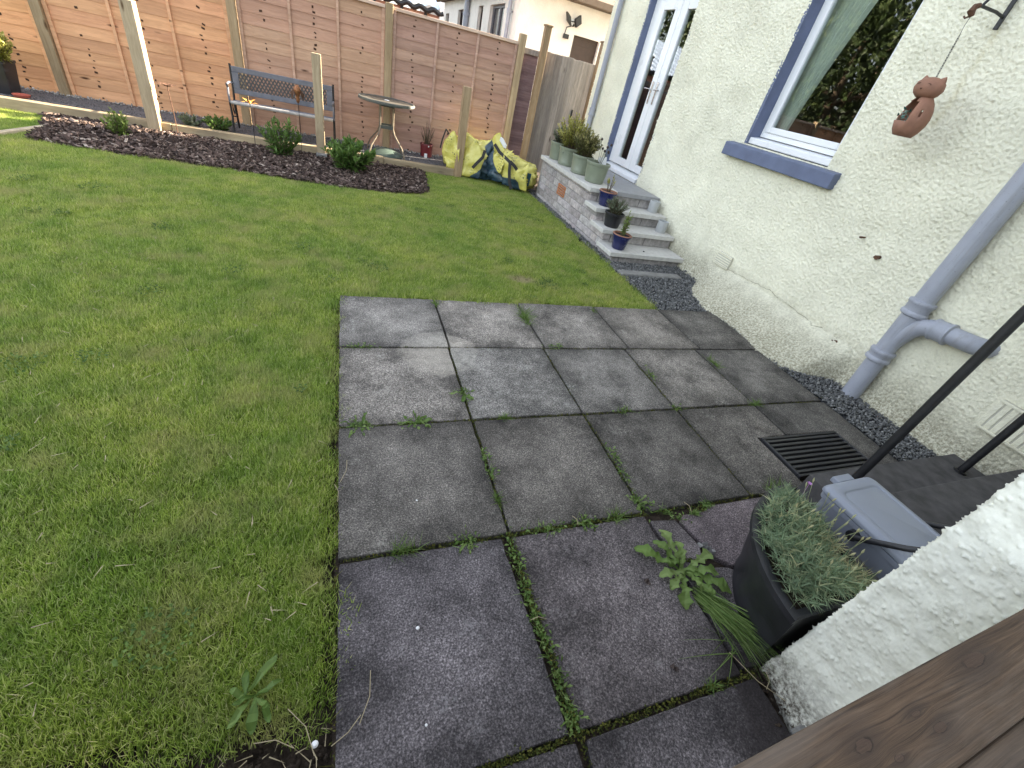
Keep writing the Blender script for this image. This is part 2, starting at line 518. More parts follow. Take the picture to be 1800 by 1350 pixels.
def m_grass():
    g = NG('grass blades')
    t = g.attr()
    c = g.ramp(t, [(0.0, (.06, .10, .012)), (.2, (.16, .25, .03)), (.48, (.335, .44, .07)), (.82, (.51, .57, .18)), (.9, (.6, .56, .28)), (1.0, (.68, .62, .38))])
    p = g.pos()
    big = g.noise(p, 1.5, 5, .6)
    c = g.mix(.8, c, g.ramp(big, [(.3, (.62, .80, .6)), (.5, (1, 1, 1)), (.68, (1.3, 1.16, 1.2))]), 'MULTIPLY')
    med = g.noise(p, 7.0, 5, .65)
    c = g.mix(.75, c, g.ramp(med, [(.3, (.58, .68, .6)), (.5, (1, 1, 1)), (.7, (1.35, 1.25, 1.3))]), 'MULTIPLY')
    # dry straw patches
    dry = g.ramp(g.noise(g.vmath('ADD', p, (31.0, 7.0, 0)), 3.1, 5, .65), [(.50, 0.0), (.70, .6)])
    c = g.mix(dry, c, (.50, .45, .20))
    bs = g.vmath('DISTANCE', g.vmath('MULTIPLY', p, (1, 1.6, 0)), (1.49, 5.46, 0), k=1)
    bs = g.math('ADD', bs, g.math('MULTIPLY', g.math('SUBTRACT', g.noise(p, 22, 3), .5), .14))
    c = g.mix(g.ramp(bs, [(.07, .85), (.17, 0.0)]), c, (.52, .43, .27))
    b = g.bsdf(c, .55, spec=.25)
    tr = g.n('BsdfTranslucent', {'Color': c}).outputs[0]
    return g.done(g.n('MixShader', {0: .42, 1: b, 2: tr}).outputs[0])


GRASS = m_grass()
LEAF_BUSH = leafmat('fresh green leaves', (.04, .085, .018), (.10, .18, .038), (.2, .3, .08))
LEAF_YELLOW = leafmat('variegated yellow leaves', (.09, .10, .022), (.34, .34, .07), (.68, .62, .25))
LEAF_GREY = leafmat('grey green leaves', (.06, .085, .055), (.14, .18, .11), (.25, .29, .2))
LEAF_DIANTHUS = leafmat('blue green needle leaves', (.085, .14, .075), (.27, .36, .215), (.56, .52, .3))
LEAF_WEED = leafmat('weed leaves', (.06, .115, .02), (.14, .225, .05), (.26, .34, .12))
LEAF_DARK = leafmat('dark tree leaves', (.014, .024, .008), (.045, .07, .022), (.11, .14, .045), trans=.2)
STRAW = plain('dry straw', (.35, .29, .18), .8, .2, 30)
MOSS = leafmat('moss', (.03, .04, .008), (.075, .09, .016), (.16, .15, .03), trans=.1, rough=.9)
BARK = plain('brown stem', (.09, .065, .04), .85, .25, 30)


def m_bark_chips():
    g = NG('bark chips')
    t = g.attr()
    c = g.ramp(t, [(0.0, (.028, .02, .017)), (.45, (.095, .064, .053)), (.72, (.21, .155, .13)), (1.0, (.5, .42, .35))])
    return g.done(g.bsdf(c, .85, g.bump(g.noise(g.pos(), 220, 3), .5, .003), spec=.2))


def m_stones(name, a, b, c3):
    g = NG(name)
    c = g.ramp(g.attr(), [(0.0, a), (.6, b), (1.0, c3)])
    c = g.mix(.4, c, g.ramp(g.noise(g.pos(), 160, 3), [(.3, .7), (.7, 1.25)]), 'MULTIPLY')
    return g.done(g.bsdf(c, .75, g.bump(g.noise(g.pos(), 260, 3), .4, .002), spec=.35))


CHIPS = m_bark_chips()
STONES = m_stones('slate stones', (.05, .05, .05), (.155, .157, .155), (.31, .305, .295))
PALESTONES = m_stones('pale pebbles', (.16, .15, .14), (.34, .32, .29), (.65, .63, .6))
DARKSTONES = m_stones('path grit', (.05, .048, .05), (.1, .097, .1), (.19, .18, .18))


def m_glass():
    g = NG('window glass')
    fr = g.n('Fresnel', {'IOR': 1.52}).outputs[0]
    f = g.math('MULTIPLY_ADD', fr, 1.7, .02, clamp=True)
    f = g.math('MULTIPLY', f, g.math('SUBTRACT', 1.0, g.n('NewGeometry').outputs['Backfacing']))
    tr = g.n('BsdfTransparent', {'Color': (.82, .86, .84)}).outputs[0]
    gl = g.n('BsdfGlossy', {'Color': (.95, .97, 1.0), 'Roughness': .005}).outputs[0]
    return g.done(g.n('MixShader', {0: f, 1: tr, 2: gl}).outputs[0])


GLASS = m_glass()


def m_bag(name, seed, blue_lo, blue_hi, gx=0.0, gz=0.0, g0=0.0):
    g = NG(name)
    p = g.obj()
    q = g.vmath('ADD', p, (seed, seed * 2.0, 0))
    yel = g.ramp(g.noise(q, 9, 4), [(.3, (.55, .49, .09)), (.7, (.74, .68, .2))])
    blu = g.ramp(g.noise(q, 14, 4), [(.3, (.016, .035, .06)), (.7, (.06, .11, .14))])
    nv = g.n('TexNoise', {'Vector': q, 'Scale': 1.9, 'Detail': 1.0, 'Roughness': .35}).outputs[0]
    ps = g.n('SeparateXYZ', {'Vector': p}).outputs
    nv = g.math('ADD', nv, g.math('ADD', g.math('MULTIPLY_ADD', ps[0], gx, g0), g.math('MULTIPLY', ps[2], gz)))
    msk = g.ramp(nv, [(blue_lo, 0.0), (blue_hi, 1.0)])
    c = g.mix(msk, yel, blu)
    # crumpled lines of small dark print
    rows = g.math('SINE', g.math('MULTIPLY', g.n('SeparateXYZ', {'Vector': g.vmath('ADD', p, g.vmath('MULTIPLY', g.noise(q, 6, 2, k=1), (.05, .05, .09)))}).outputs[2], 150.0), 0)
    lett = g.math('GREATER_THAN', g.noise(g.scale(q, (70, 70, 30)), 1.0, 2), .56)
    area = g.ramp(g.noise(q, 4.4, 1), [(.56, 0.0), (.6, 1.0)])
    pr = g.math('MULTIPLY', g.math('MULTIPLY', g.math('GREATER_THAN', rows, .1), lett), area)
    c = g.mix(g.math('MULTIPLY', pr, .8), c, (.03, .045, .05))
    nb = g.bump(g.noise(q, 16, 4, .6, 1.2), .6, .02)
    return g.done(g.bsdf(c, .27, nb, spec=.6))


BAG1 = m_bag('printed yellow sack', 1.3, .52, .54, 1.3, -.8, .05)
BAG2 = m_bag('printed yellow sack with blue panels', 4.1, .5, .52, -.9, -1.2, .23)
STRAP = plain('dark webbing strap', (.025, .024, .024), .7, .2, 30)
BLUEPRINT = plain('dark blue print', (.02, .06, .09), .4, .2, 12)
YELLOWPRINT = plain('yellow print', (.7, .62, .12), .5, .1, 12)


# ================================================================== THE SETTING
def poly_sheet(name, poly, z, mat, kind='structure', parent=None, thick=0.0):
    m = MB()
    if thick: m.prism(poly, z - thick, z)
    else: m.add([(x, y, z) for x, y in poly], [tuple(range(len(poly)))])
    o = m.build(name, mat, parent, fixn=True)
    if kind and parent is None: tag(o, kind=kind)
    return o


def inpoly(x, y, poly):
    c = False
    n = len(poly)
    j = n - 1
    for i in range(n):
        xi, yi = poly[i]; xj, yj = poly[j]
        if (yi > y) != (yj > y) and x < (xj - xi) * (y - yi) / (yj - yi) + xi: c = not c
        j = i
    return c


WX = 3.78           # face of the house wall
WINGX, WINGY = 1.35, 0.234
FY = 7.95           # fence line
poly_sheet('ground', [(-70, -70), (70, -70), (70, 90), (-70, 90)], -.08, SOIL)
BED = [(-2.93, 5.93), (-2.2, 5.81), (-1.2, 5.79), (-.22, 5.63), (.53, 5.68), (.86, 5.8), (1.0, 5.92), (1.05, 6.4), (1.1, 7.05), (-3.2, 7.05), (-3.0, 6.45)]
LAWN = [(-9.5, .42), (-.6, .43), (-.42, .415), (-.25, .44), (-.12, .41), (-.085, .44), (-.085, 2.935), (2.68, 2.935), (2.68, 6.75), (2.74, 7.75), (1.62, 7.75), (1.62, 7.05), (-9.5, 7.05)]
poly_sheet('lawn', [(-9.5, .50), (-.6, .505), (-.42, .49), (-.25, .52), (-.13, .50), (-.105, .53), (-.098, 2.965), (2.66, 2.965), (2.66, 6.75), (2.74, 7.75), (1.62, 7.75), (1.62, 7.05), (-9.5, 7.05)], -.028, LAWNBASE)
poly_sheet('flower_bed', BED, -.012, SOIL)
poly_sheet('patio_bed', [(-.07, -1.2), (3.32, -1.2), (3.32, 2.925), (-.07, 2.925)], -.03, SOIL)
poly_sheet('gravel_bed', [(2.69, 2.93), (3.9, 2.93), (3.9, 7.0), (2.69, 7.0)], -.02, plain('gravel bed grit', (.03, .032, .038), .9, .3, 80))
poly_sheet('gravel_strip', [(3.325, .5), (3.9, .5), (3.9, 2.925), (3.325, 2.925)], -.025, bpy.data.materials['gravel bed grit'])
PATHM = plain('dark grit path', (.105, .1, .105), .9, .25, 40, bump=.6, bsc=140)
poly_sheet('path', [(-9.5, 7.16), (1.6, 7.16), (1.6, 8.0), (-9.5, 8.0)], .072, PATHM, thick=.12)

# ---- patio slabs: one object each
patio = thing('patio', kind='structure')


def jitter_outline(poly, step=.035, amp=.0016):
    out = []
    n = len(poly)
    for i in range(n):
        a, b = poly[i], poly[(i + 1) % n]
        L = math.hypot(b[0] - a[0], b[1] - a[1])
        k = max(1, int(L / step))
        dx, dy = (b[0] - a[0]) / max(L, 1e-6), (b[1] - a[1]) / max(L, 1e-6)
        for j in range(k):
            t = j / k
            o = rnd.uniform(-amp, amp) if j else rnd.uniform(0, .004)
            if rnd.random() < .03: o += .006
            out.append((a[0] + (b[0] - a[0]) * t - dy * o, a[1] + (b[1] - a[1]) * t + dx * o))
    return out


def slab(poly, shade=1.0, name='paving_slab', dz=None, tint=(1.06, 1.0, .91)):
    m = MB()
    cx = sum(p[0] for p in poly) / len(poly); cy = sum(p[1] for p in poly) / len(poly)
    m.prism([(x - cx, y - cy) for x, y in jitter_outline(poly)], -.05, 0)
    o = m.build(name, SLAB, patio, bevel=.0035, seg=1)
    o.location = (cx, cy, rnd.uniform(-.003, .002) if dz is None else dz)
    o.rotation_euler = (rnd.uniform(-.004, .004), rnd.uniform(-.004, .004), rnd.uniform(-.003, .003))
    wv = rnd.uniform(-.018, .018)
    o.color = (shade * tint[0] * (1 + wv), shade * tint[1], shade * tint[2] * (1 - wv), 1)
    return o


def R4(x0, x1, y0, y1): return [(x0, y0), (x1, y0), (x1, y1), (x0, y1)]


gx = [-.065, .592, 1.258, 1.93, 2.60, 3.30]
rows = [(2.275, 2.925, 1.6), (1.592, 2.262, 1.5), (.905, 1.577, .9)]  # last value darkens nearer rows: weaker sky light plus staining in the colour
for ri, (y0, y1, sh) in enumerate(rows):
    for ci in range(5):
        a, b = gx[ci] + .007, gx[ci + 1] - .007
        if ri == 0: a += [0, .01, .02, .05, .07][ci]; b += [.01, .02, .05, .07, .03][ci]
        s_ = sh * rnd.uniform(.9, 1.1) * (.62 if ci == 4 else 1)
        if ri == 2 and ci == 3:
            slab([(a, y0), (2.345, y0), (2.345, 1.285), (b, 1.285), (b, y1), (a, y1)], s_ * .95)
        elif ri == 2 and ci == 4:
            slab([(a, 1.285), (3.05, 1.285), (3.05, .95), (b, .95), (b, y1), (a, y1)], s_ * 1.25)
        else:
            slab(R4(a, b, y0, y1), s_)
LILAC = (1.1, .99, 1.02)
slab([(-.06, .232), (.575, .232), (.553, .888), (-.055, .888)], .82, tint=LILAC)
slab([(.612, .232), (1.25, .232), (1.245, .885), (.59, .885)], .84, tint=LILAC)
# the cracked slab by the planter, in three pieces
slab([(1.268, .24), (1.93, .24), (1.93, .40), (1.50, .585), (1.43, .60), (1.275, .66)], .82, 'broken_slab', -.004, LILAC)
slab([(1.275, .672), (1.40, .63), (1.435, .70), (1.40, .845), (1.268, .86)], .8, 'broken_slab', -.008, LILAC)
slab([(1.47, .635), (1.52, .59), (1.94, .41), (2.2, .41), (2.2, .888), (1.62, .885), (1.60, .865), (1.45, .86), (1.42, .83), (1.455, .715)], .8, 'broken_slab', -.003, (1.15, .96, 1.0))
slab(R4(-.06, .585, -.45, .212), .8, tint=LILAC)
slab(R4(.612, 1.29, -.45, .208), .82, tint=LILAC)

# ---- house
house = thing('house', 'cream roughcast house with blue grey window sill and white glazed doors', 'house', (0, 0, 0))


def blobs(shape, px, lo, hi, seed):
    """band-limited random relief: features between lo and hi metres on a grid of spacing px"""
    r = np.random.default_rng(seed)
    a = r.standard_normal(shape)
    fy = np.fft.fftfreq(shape[0], px)[:, None]; fx = np.fft.fftfreq(shape[1], px)[None, :]
    f = np.sqrt(fx ** 2 + fy ** 2)
    k = np.exp(-(f * lo) ** 2) * (1 - np.exp(-(f * hi) ** 2))
    b = np.fft.ifft2(np.fft.fft2(a) * k).real
    return b / b.std()


def harl_grid(name, us, vs_, place, disp, holes, mat, parent):
    """us, vs_: grid lines; place(u, v, d) -> point; holes: (u0,u1,v0,v1) left out"""
    nu, nv = len(us), len(vs_)
    U, V = np.meshgrid(us, vs_, indexing='ij')
    P = place(U, V, disp)
    idx = np.arange(nu * nv).reshape(nu, nv)
    q = np.stack([idx[:-1, :-1], idx[1:, :-1], idx[1:, 1:], idx[:-1, 1:]], -1)
    uc, vc = (us[:-1] + us[1:]) / 2, (vs_[:-1] + vs_[1:]) / 2
    keep = np.ones((nu - 1, nv - 1), bool)
    for (a, b, c, d) in holes:
        keep &= ~(((uc > a) & (uc < b))[:, None] & ((vc > c) & (vc < d))[None, :])
    q = q[keep]
    me = bpy.data.meshes.new(name)
    me.vertices.add(nu * nv)
    me.vertices.foreach_set('co', P.reshape(-1, 3).astype(np.float32).ravel())
    me.loops.add(q.size)
    me.loops.foreach_set('vertex_index', q.ravel().astype(np.int32))
    me.polygons.add(len(q))
    me.polygons.foreach_set('loop_start', np.arange(0, q.size, 4, dtype=np.int32))
    me.polygons.foreach_set('use_smooth', np.ones(len(q), bool))
    me.update(calc_edges=True)
    me.materials.append(mat)
    o = bpy.data.objects.new(name, me)
    COL.objects.link(o)
    o.parent = parent
    return o


def lines(lo, hi, step, must=()):
    pts = sorted([lo, hi] + [m for m in must if lo < m < hi])
    out = []
    for a, b in zip(pts[:-1], pts[1:]):
        k = max(1, round((b - a) / step))
        out += list(np.linspace(a, b, k, endpoint=False))
    return np.array(out + [hi])


WIN = (2.97, 3.95, 1.365, 2.75)
DOOR = (5.57, 6.62, .55, 2.70)
GS = .0088
us = lines(.236, 7.65, GS, [WIN[0], WIN[1], DOOR[0], DOOR[1]])
vz = lines(-.06, 2.9, GS, [WIN[2], WIN[3], DOOR[2], DOOR[3]])
vz = np.concatenate([vz, [3.3]])
b1 = blobs((len(us), len(vz)), GS, .0115, .034, 3)
b1b = blobs((len(us), len(vz)), GS, .018, .07, 5)
b2 = blobs((len(us), len(vz)), GS, .3, 1.4, 4)
DW = .0062 * np.log1p(np.exp(3 * b1)) / 3 + .0016 * np.clip(b1b, -1, 2.2) + .004 * b2
for (a, b, c, d) in (WIN, DOOR):     # ease relief to the edges of the openings
    pass


def sm(x, a, b):
    t = np.clip((x - a) / (b - a), 0, 1)
    return t * t * (3 - 2 * t)


def place_wall(U, V, D):
    wy = sm(U, 1.80, 1.98) * (1 - sm(U, 3.25, 3.75))
    fl = np.clip(1 - V / .34, 0, 1)
    fl = np.clip(1 - V / .27, 0, 1)
    flare = .40 * wy * fl ** 1.1 * (1 + .1 * np.sin(U * 9))
    fl2 = .05 * np.clip(1 - V / .12, 0, 1) ** 2
    X = WX - D - flare - fl2
    return np.stack([X, U, V], -1)


harl_grid('wall', us, vz, place_wall, DW, [WIN, DOOR], HARL, house)
m = MB()
pts, yy = [], 3.45
while yy > 2.0:
    zz = .285 + .02 * math.sin(yy * 5) + rnd.gauss(0, .006)
    X_ = WX - .40 * float(sm(np.array(yy), 1.80, 1.98) * (1 - sm(np.array(yy), 3.25, 3.75))) * max(0, 1 - zz / .27) ** 1.1
    pts.append((X_ - .0065, yy, zz)); yy -= rnd.uniform(.02, .05)
m.tube(pts, [rnd.uniform(.0008, .0026) for _ in pts], 5)
m.build('crack', plain('dark crack', (.26, .24, .16), .9), house)
# the rest of the walls: upper storey, gable end, reveals
m = MB()
m.box(WX + .004, WX + .25, 7.40, 7.652, -.06, 5.2)
m.box(WX, 11.0, 7.405, 7.648, -.06, 5.2)
m.box(WX + .002, WX + .25, .236, 7.40, 3.3, 5.2)
m.box(10.8, 11.0, -9, 7.40, -.06, 5.2)
m.box(WX + .002, 11.0, -9.0, -8.8, -.06, 5.2)
m.box(WX + .05, WX + .25, .24, WIN[0] - .001, -.06, 3.29)
m.box(WX + .05, WX + .25, WIN[1] + .001, DOOR[0] - .001, -.06, 3.29)
m.box(WX + .05, WX + .25, DOOR[1] + .001, 7.40, -.06, 3.29)
m.box(WX + .05, WX + .25, WIN[0] - .001, WIN[1] + .001, WIN[3] + .001, 3.29)
m.box(WX + .05, WX + .25, DOOR[0] - .001, DOOR[1] + .001, DOOR[3] + .001, 3.29)
m.box(WX + .05, WX + .25, WIN[0] - .001, WIN[1] + .001, -.06, WIN[2] - .001)
m.build('wall', HARL, house)
m = MB()
m.add([(3.4, -9.3, 5.15), (3.4, 7.95, 5.15), (7.4, 7.95, 7.4), (7.4, -9.3, 7.4), (11.4, 7.95, 5.15), (11.4, -9.3, 5.15)], [(0, 1, 2, 3), (3, 2, 4, 5), (1, 4, 2), (0, 3, 5)])
m.build('roof', ROOFTILE, house)
# reveals painted blue grey: far cheek, near cheek, head
for (a, b, c, d), nm in ((WIN, 'window_reveal'), (DOOR, 'door_reveal')):
    m = MB()
    m.box(WX - .006, WX + .2, b - .0015, b + .03, c, d)
    m.box(WX + .004, WX + .2, a - .03, a + .0015, c, d)
    m.box(WX + .004, WX + .2, a + .002, b - .002, d - .0015, d + .03)
    m.build(nm, BLUEPAINT, house)
# rooms behind the glass
m = MB()
m.add([(x, y, z) for x in (WX + .26, WX + 3.2) for y in (2.2, 4.9) for z in (.5, 2.9)], [(4, 5, 7, 6), (0, 1, 5, 4), (2, 6, 7, 3), (0, 4, 6, 2), (1, 3, 7, 5)])
m.add([(x, y, z) for x in (WX + .26, WX + 3.2) for y in (4.95, 7.35) for z in (.58, 2.9)], [(4, 5, 7, 6), (0, 1, 5, 4), (2, 6, 7, 3), (0, 4, 6, 2), (1, 3, 7, 5)])
m.build('room', INTERIOR, house)

# window
win = thing('window', None); win.parent = house
m = MB()
FX = 3.90
y0, y1, z0, z1 = WIN[0] + .002, WIN[1] - .002, 1.445, WIN[3] - .002
m.box(FX, FX + .07, y1 - .045, y1, z0, z1)
m.box(FX, FX + .07, y0, y0 + .045, z0, z1)
m.box(FX, FX + .07, y0 + .045, y1 - .045, z0, z0 + .045)
m.box(FX, FX + .07, y0 + .045, y1 - .045, z1 - .045, z1)
m.build('frame', PVC, win, bevel=.006, seg=2)
m = MB()
a, b, c, d = y0 + .047, y1 - .047, z0 + .047, z1 - .047
t = .052
m.box(FX - .012, FX + .045, b - t, b, c, d)
m.box(FX - .012, FX + .045, a, a + t, c, d)
m.box(FX - .012, FX + .045, a + t, b - t, c, c + t)
m.box(FX - .012, FX + .045, a + t, b - t, d - t, d)
m.build('sash', PVC, win, bevel=.008, seg=2)
m = MB(); m.box(FX + .01, FX + .028, a + t, b - t, c + t, d - t); m.build('pane', GLASS, win)
m = MB()
m.add([(3.795, WIN[0] + .004, 1.37), (3.795, WIN[1] + .02, 1.37), (3.97, WIN[1] - .004, 1.37), (3.97, WIN[0] + .004, 1.37),
       (3.795, WIN[0] + .004, 1.425), (3.795, WIN[1] + .02, 1.425), (3.97, WIN[1] - .004, 1.444), (3.97, WIN[0] + .004, 1.444)],
      [(0, 3, 2, 1), (4, 5, 6, 7), (0, 1, 5, 4), (1, 2, 6, 5), (2, 3, 7, 6), (3, 0, 4, 7)])
m.build('sub_sill', PVC, win, bevel=.008, seg=2, fixn=True)
m = MB()
m.add([(3.70, 2.81, 1.225), (3.70, 4.15, 1.225), (3.85, 4.15, 1.225), (3.85, 2.81, 1.225),
       (3.70, 2.81, 1.34), (3.70, 4.15, 1.34), (3.85, 4.15, 1.366), (3.85, 2.81, 1.366)],
      [(0, 3, 2, 1), (4, 5, 6, 7), (0, 1, 5, 4), (1, 2, 6, 5), (2, 3, 7, 6), (3, 0, 4, 7)])
m.build('window_sill', BLUEPAINT, house, bevel=.008, seg=2, fixn=True)
m = MB()
v, f = [], []
n, k = 40, 14
for i in range(n + 1):
    for j in range(k + 1):
        tz = j / k
        yy = 3.99 - (i / n) * (.16 + .40 * tz ** 1.6)
        v.append((4.03 + .02 * math.sin(i * 1.45 + tz), yy, 1.15 + 1.75 * tz))
for i in range(n):
    for j in range(k): f.append((i * (k + 1) + j, (i + 1) * (k + 1) + j, (i + 1) * (k + 1) + j + 1, i * (k + 1) + j + 1))
m.add(v, f)
m.build('curtain', CURTAIN, win, smooth='all')

# glazed double doors
dr = thing('glazed_door', None); dr.parent = house
DX = 3.86
m = MB()
m.box(DX, DX + .07, DOOR[1] - .12, DOOR[1] - .002, .655, 2.698)
m.box(DX, DX + .07, DOOR[0] + .002, DOOR[0] + .04, .655, 2.698)
m.box(DX, DX + .07, DOOR[0] + .04, DOOR[1] - .12, 2.56, 2.698)
m.build('frame', PVC, dr, bevel=.006, seg=2)
m = MB()
m.add([(3.762, 5.60, .5555), (3.762, 6.64, .5555), (3.93, 6.615, .5555), (3.93, 5.60, .5555), (3.762, 5.60, .605), (3.762, 6.64, .605), (3.93, 6.615, .654), (3.93, 5.60, .654)],
      [(0, 3, 2, 1), (4, 5, 6, 7), (0, 1, 5, 4), (1, 2, 6, 5), (2, 3, 7, 6), (3, 0, 4, 7)])
m.build('threshold', PVC, dr, bevel=.006, seg=2, fixn=True)
for (a, b, pa, pb) in ((5.985, 6.494, 6.112, 6.36), (5.615, 5.978, 5.665, 5.852)):
    m = MB()
    x0, x1 = DX - .012, DX + .05
    m.box(x0, x1, pb, b, .662, 2.555)
    m.box(x0, x1, a, pa, .662, 2.555)
    m.box(x0, x1, pa, pb, .662, .755)
    m.box(x0, x1, pa, pb, 2.455, 2.555)
    m.build('leaf', PVC, dr, bevel=.007, seg=2)
    m = MB(); m.box(DX + .01, DX + .03, pa, pb, .755, 2.455); m.build('pane', GLASS, dr)
for yy, s in ((6.045, 1), (5.93, -1)):
    m = MB()
    m.box(DX - .026, DX - .0125, yy - .013, yy + .013, 1.47, 1.72)
    m.tube([(DX - .02, yy, 1.63), (DX - .06, yy, 1.63), (DX - .062, yy + s * .03, 1.63), (DX - .06, yy + s * .11, 1.632)], .008, 8)
    m.build('handle', CHROME, dr, bevel=.003)


# air vents in the wall
def vent(yc, zc, w_, h_, nsl, vertical, xoff=0.0):
    m = MB()
    x = WX - .012 - xoff
    m.box(x - .006, x + .03, yc - w_ / 2, yc + w_ / 2, zc - h_ / 2, zc + h_ / 2)
    o = m.build('air_vent', plain('grey vent recess', (.52, .50, .42), .9, .1, 30), house, bevel=.003)
    m = MB()
    m.box(x - .0175, x - .0062, yc - w_ / 2, yc + w_ / 2, zc + h_ * .43, zc + h_ / 2); m.box(x - .0175, x - .0062, yc - w_ / 2, yc + w_ / 2, zc - h_ / 2, zc - h_ * .43)
    for i in range(nsl):
        zz = zc - h_ * .36 + h_ * .72 * i / (nsl - 1)
        if vertical:
            yy = yc - w_ * .46 + w_ * .92 * i / (nsl - 1)
            m.box(x - .0105, x - .0062, yy - w_ / nsl * .40, yy + w_ / nsl * .40, zc - h_ * .43, zc + h_ * .43)
        else:
            m.box(x - .0115, x - .0062, yc - w_ * .5, yc + w_ * .5, zz - h_ / nsl * .27, zz + h_ / nsl * .27)
    m.build('slats', HARL, o, bevel=.002)


vent(3.50, .325, .215, .13, 5, False, .012)
vent(.835, .39, .30, .21, 8, True, .012)
for (yy, zz, r_) in ((2.15, .92, .014), (2.02, .24, .02), (2.35, 1.0, .007)):
    m = MB()
    m.tube([(WX - .03, yy, zz), (WX + .02, yy, zz)], r_, 8)
    m.obox((WX - .025, yy + r_ * .8, zz - r_ * .5), (.012, 0, 0), (0, r_ * .9, r_ * .4), (0, -r_ * .3, r_ * .6))
    m.build('old_bolt', RUSTMETAL, house)

# ---- house wing whose corner stands next to the camera
wing = thing('house_wing', 'pale rough rendered wing wall with a dirty base at the bottom right', 'house wall', (0, 0, 0))
us2 = lines(-.30, WINGY + .09, .0042)
vz2 = lines(-.06, 1.75, .0042)
B = blobs((len(us2), len(vz2)), .0042, .0095, .030, 11)
B2 = blobs((len(us2), len(vz2)), .0042, .004, .014, 12)
B3 = blobs((len(us2), len(vz2)), .0042, .06, .3, 13)
BS = blobs((len(us2), len(vz2)), .0042, .0095, .028, 15)
DWN = .0036 * np.log1p(np.exp(5 * (BS - 1.0))) / 5 * 1.45 + .0013 * np.log1p(np.exp(5 * (B - .8))) / 5 + .00028 * B2 + .002 * B3


def place_wing(U, V, D):
    """runs along the side face, round the arris and a little way along the front"""
    flare = .05 * np.clip(1 - V / .16, 0, 1) ** 1.6 * sm(-U, -.22, .05)
    r = .014
    s0 = WINGY - r
    a = np.clip((U - s0) / r, 0, math.pi / 2)
    rest = np.maximum(U - s0 - r * math.pi / 2, 0)
    nx, ny = -np.cos(a), np.sin(a)
    X = WINGX + r + nx * r + rest - flare + nx * D * 1.1
    Y = np.minimum(U, s0) + ny * r + ny * D
    return np.stack([X, Y, V], -1)


harl_grid('wall', us2, vz2, place_wing, DWN, [], HARL_NEAR, wing)
us3 = lines(WINGX + .03, 3.775, .012)
vz3 = lines(-.06, 1.75, .012)
D3 = .003 * blobs((len(us3), len(vz3)), .012, .02, .08, 14)
harl_grid('wall', us3, vz3, lambda U, V, D: np.stack([U, WINGY - .006 + D, V], -1), D3, [(2.3, 3.2, .42, 1.9)], HARL_NEAR, wing)
m = MB()
m.box(WINGX + .02, 2.3, -6, WINGY - .02, -.06, 1.752)
m.box(3.2, 3.775, -6, WINGY - .02, -.06, 1.752)
m.box(2.3, 3.2, -6, WINGY - .02, -.06, .42)
m.box(WINGX, WX, -6, -.305, -.06, 1.75)
m.box(WINGX, WX, -6, WINGY - .004, 1.752, 2.6)
m.build('wall', HARL_NEAR, wing)
m = MB(); m.box(2.302, 3.198, .06, .11, .42, 1.751); m.build('back_door', PVC, wing)
m = MB(); m.box(WINGX - .25, WX, -6.2, WINGY + .2, 2.6, 2.72); m.build('roof', ROOFTILE, wing)
m = MB(); m.box(1.30, 1.338, .028, .058, -.02, .035); m.build('plinth_block', CONC, wing, bevel=.005)


# ================================================================== FENCES, GATE, POSTS
fence = thing('panel_fence', 'long orange brown overlap panel fence behind the bench and table', 'fence', (0, FY, 0))
PX = [-7.22, -5.25, -3.30, -1.30, .612, 2.56]
PTOP = [1.84, 1.84, 1.86, 1.86, 1.845, 1.92]
ptint = [(1.4, 1.05, .66), (1.36, 1.04, .68), (1.24, 1.0, .74), (1.02, .93, .86), (.84, .79, .82)]  # warm bounced light at the left put into the tint; right panels greyer
post_mesh = None
for px_, pt in zip(PX, PTOP):
    m = MB()
    m.box(-.05, .05, -.05, .05, -.1, pt)
    o = m.build('fence_post', WOOD_POST, fence, bevel=.004)
    o.location = (px_, -.028, 0)
    o.color = (.82, .78, .72, 1) if px_ < 2 else (.98, .95, .92, 1)


def waney_board(L, h, seed):
    """a lapped board: tilted, wavy lower edge, along local X"""
    r = random.Random(seed)
    n = 14
    v, f = [], []
    ph, amp = r.uniform(0, 6), r.uniform(.002, .007)
    for i in range(n + 1):
        x = -L / 2 + L * i / n
        lo = amp * math.sin(ph + x * r.uniform(2.8, 3.4)) + r.uniform(-.0015, .0015)
        v += [(x, -.012, lo), (x, -.004, h), (x, .001, h), (x, -.005, lo)]
    for i in range(n):
        b = i * 4
        for k in range(4): f.append((b + k, b + 4 + k, b + 4 + (k + 1) % 4, b + (k + 1) % 4))
    f += [(3, 2, 1, 0), (n * 4, n * 4 + 1, n * 4 + 2, n * 4 + 3)]
    return MB().add(v, f)


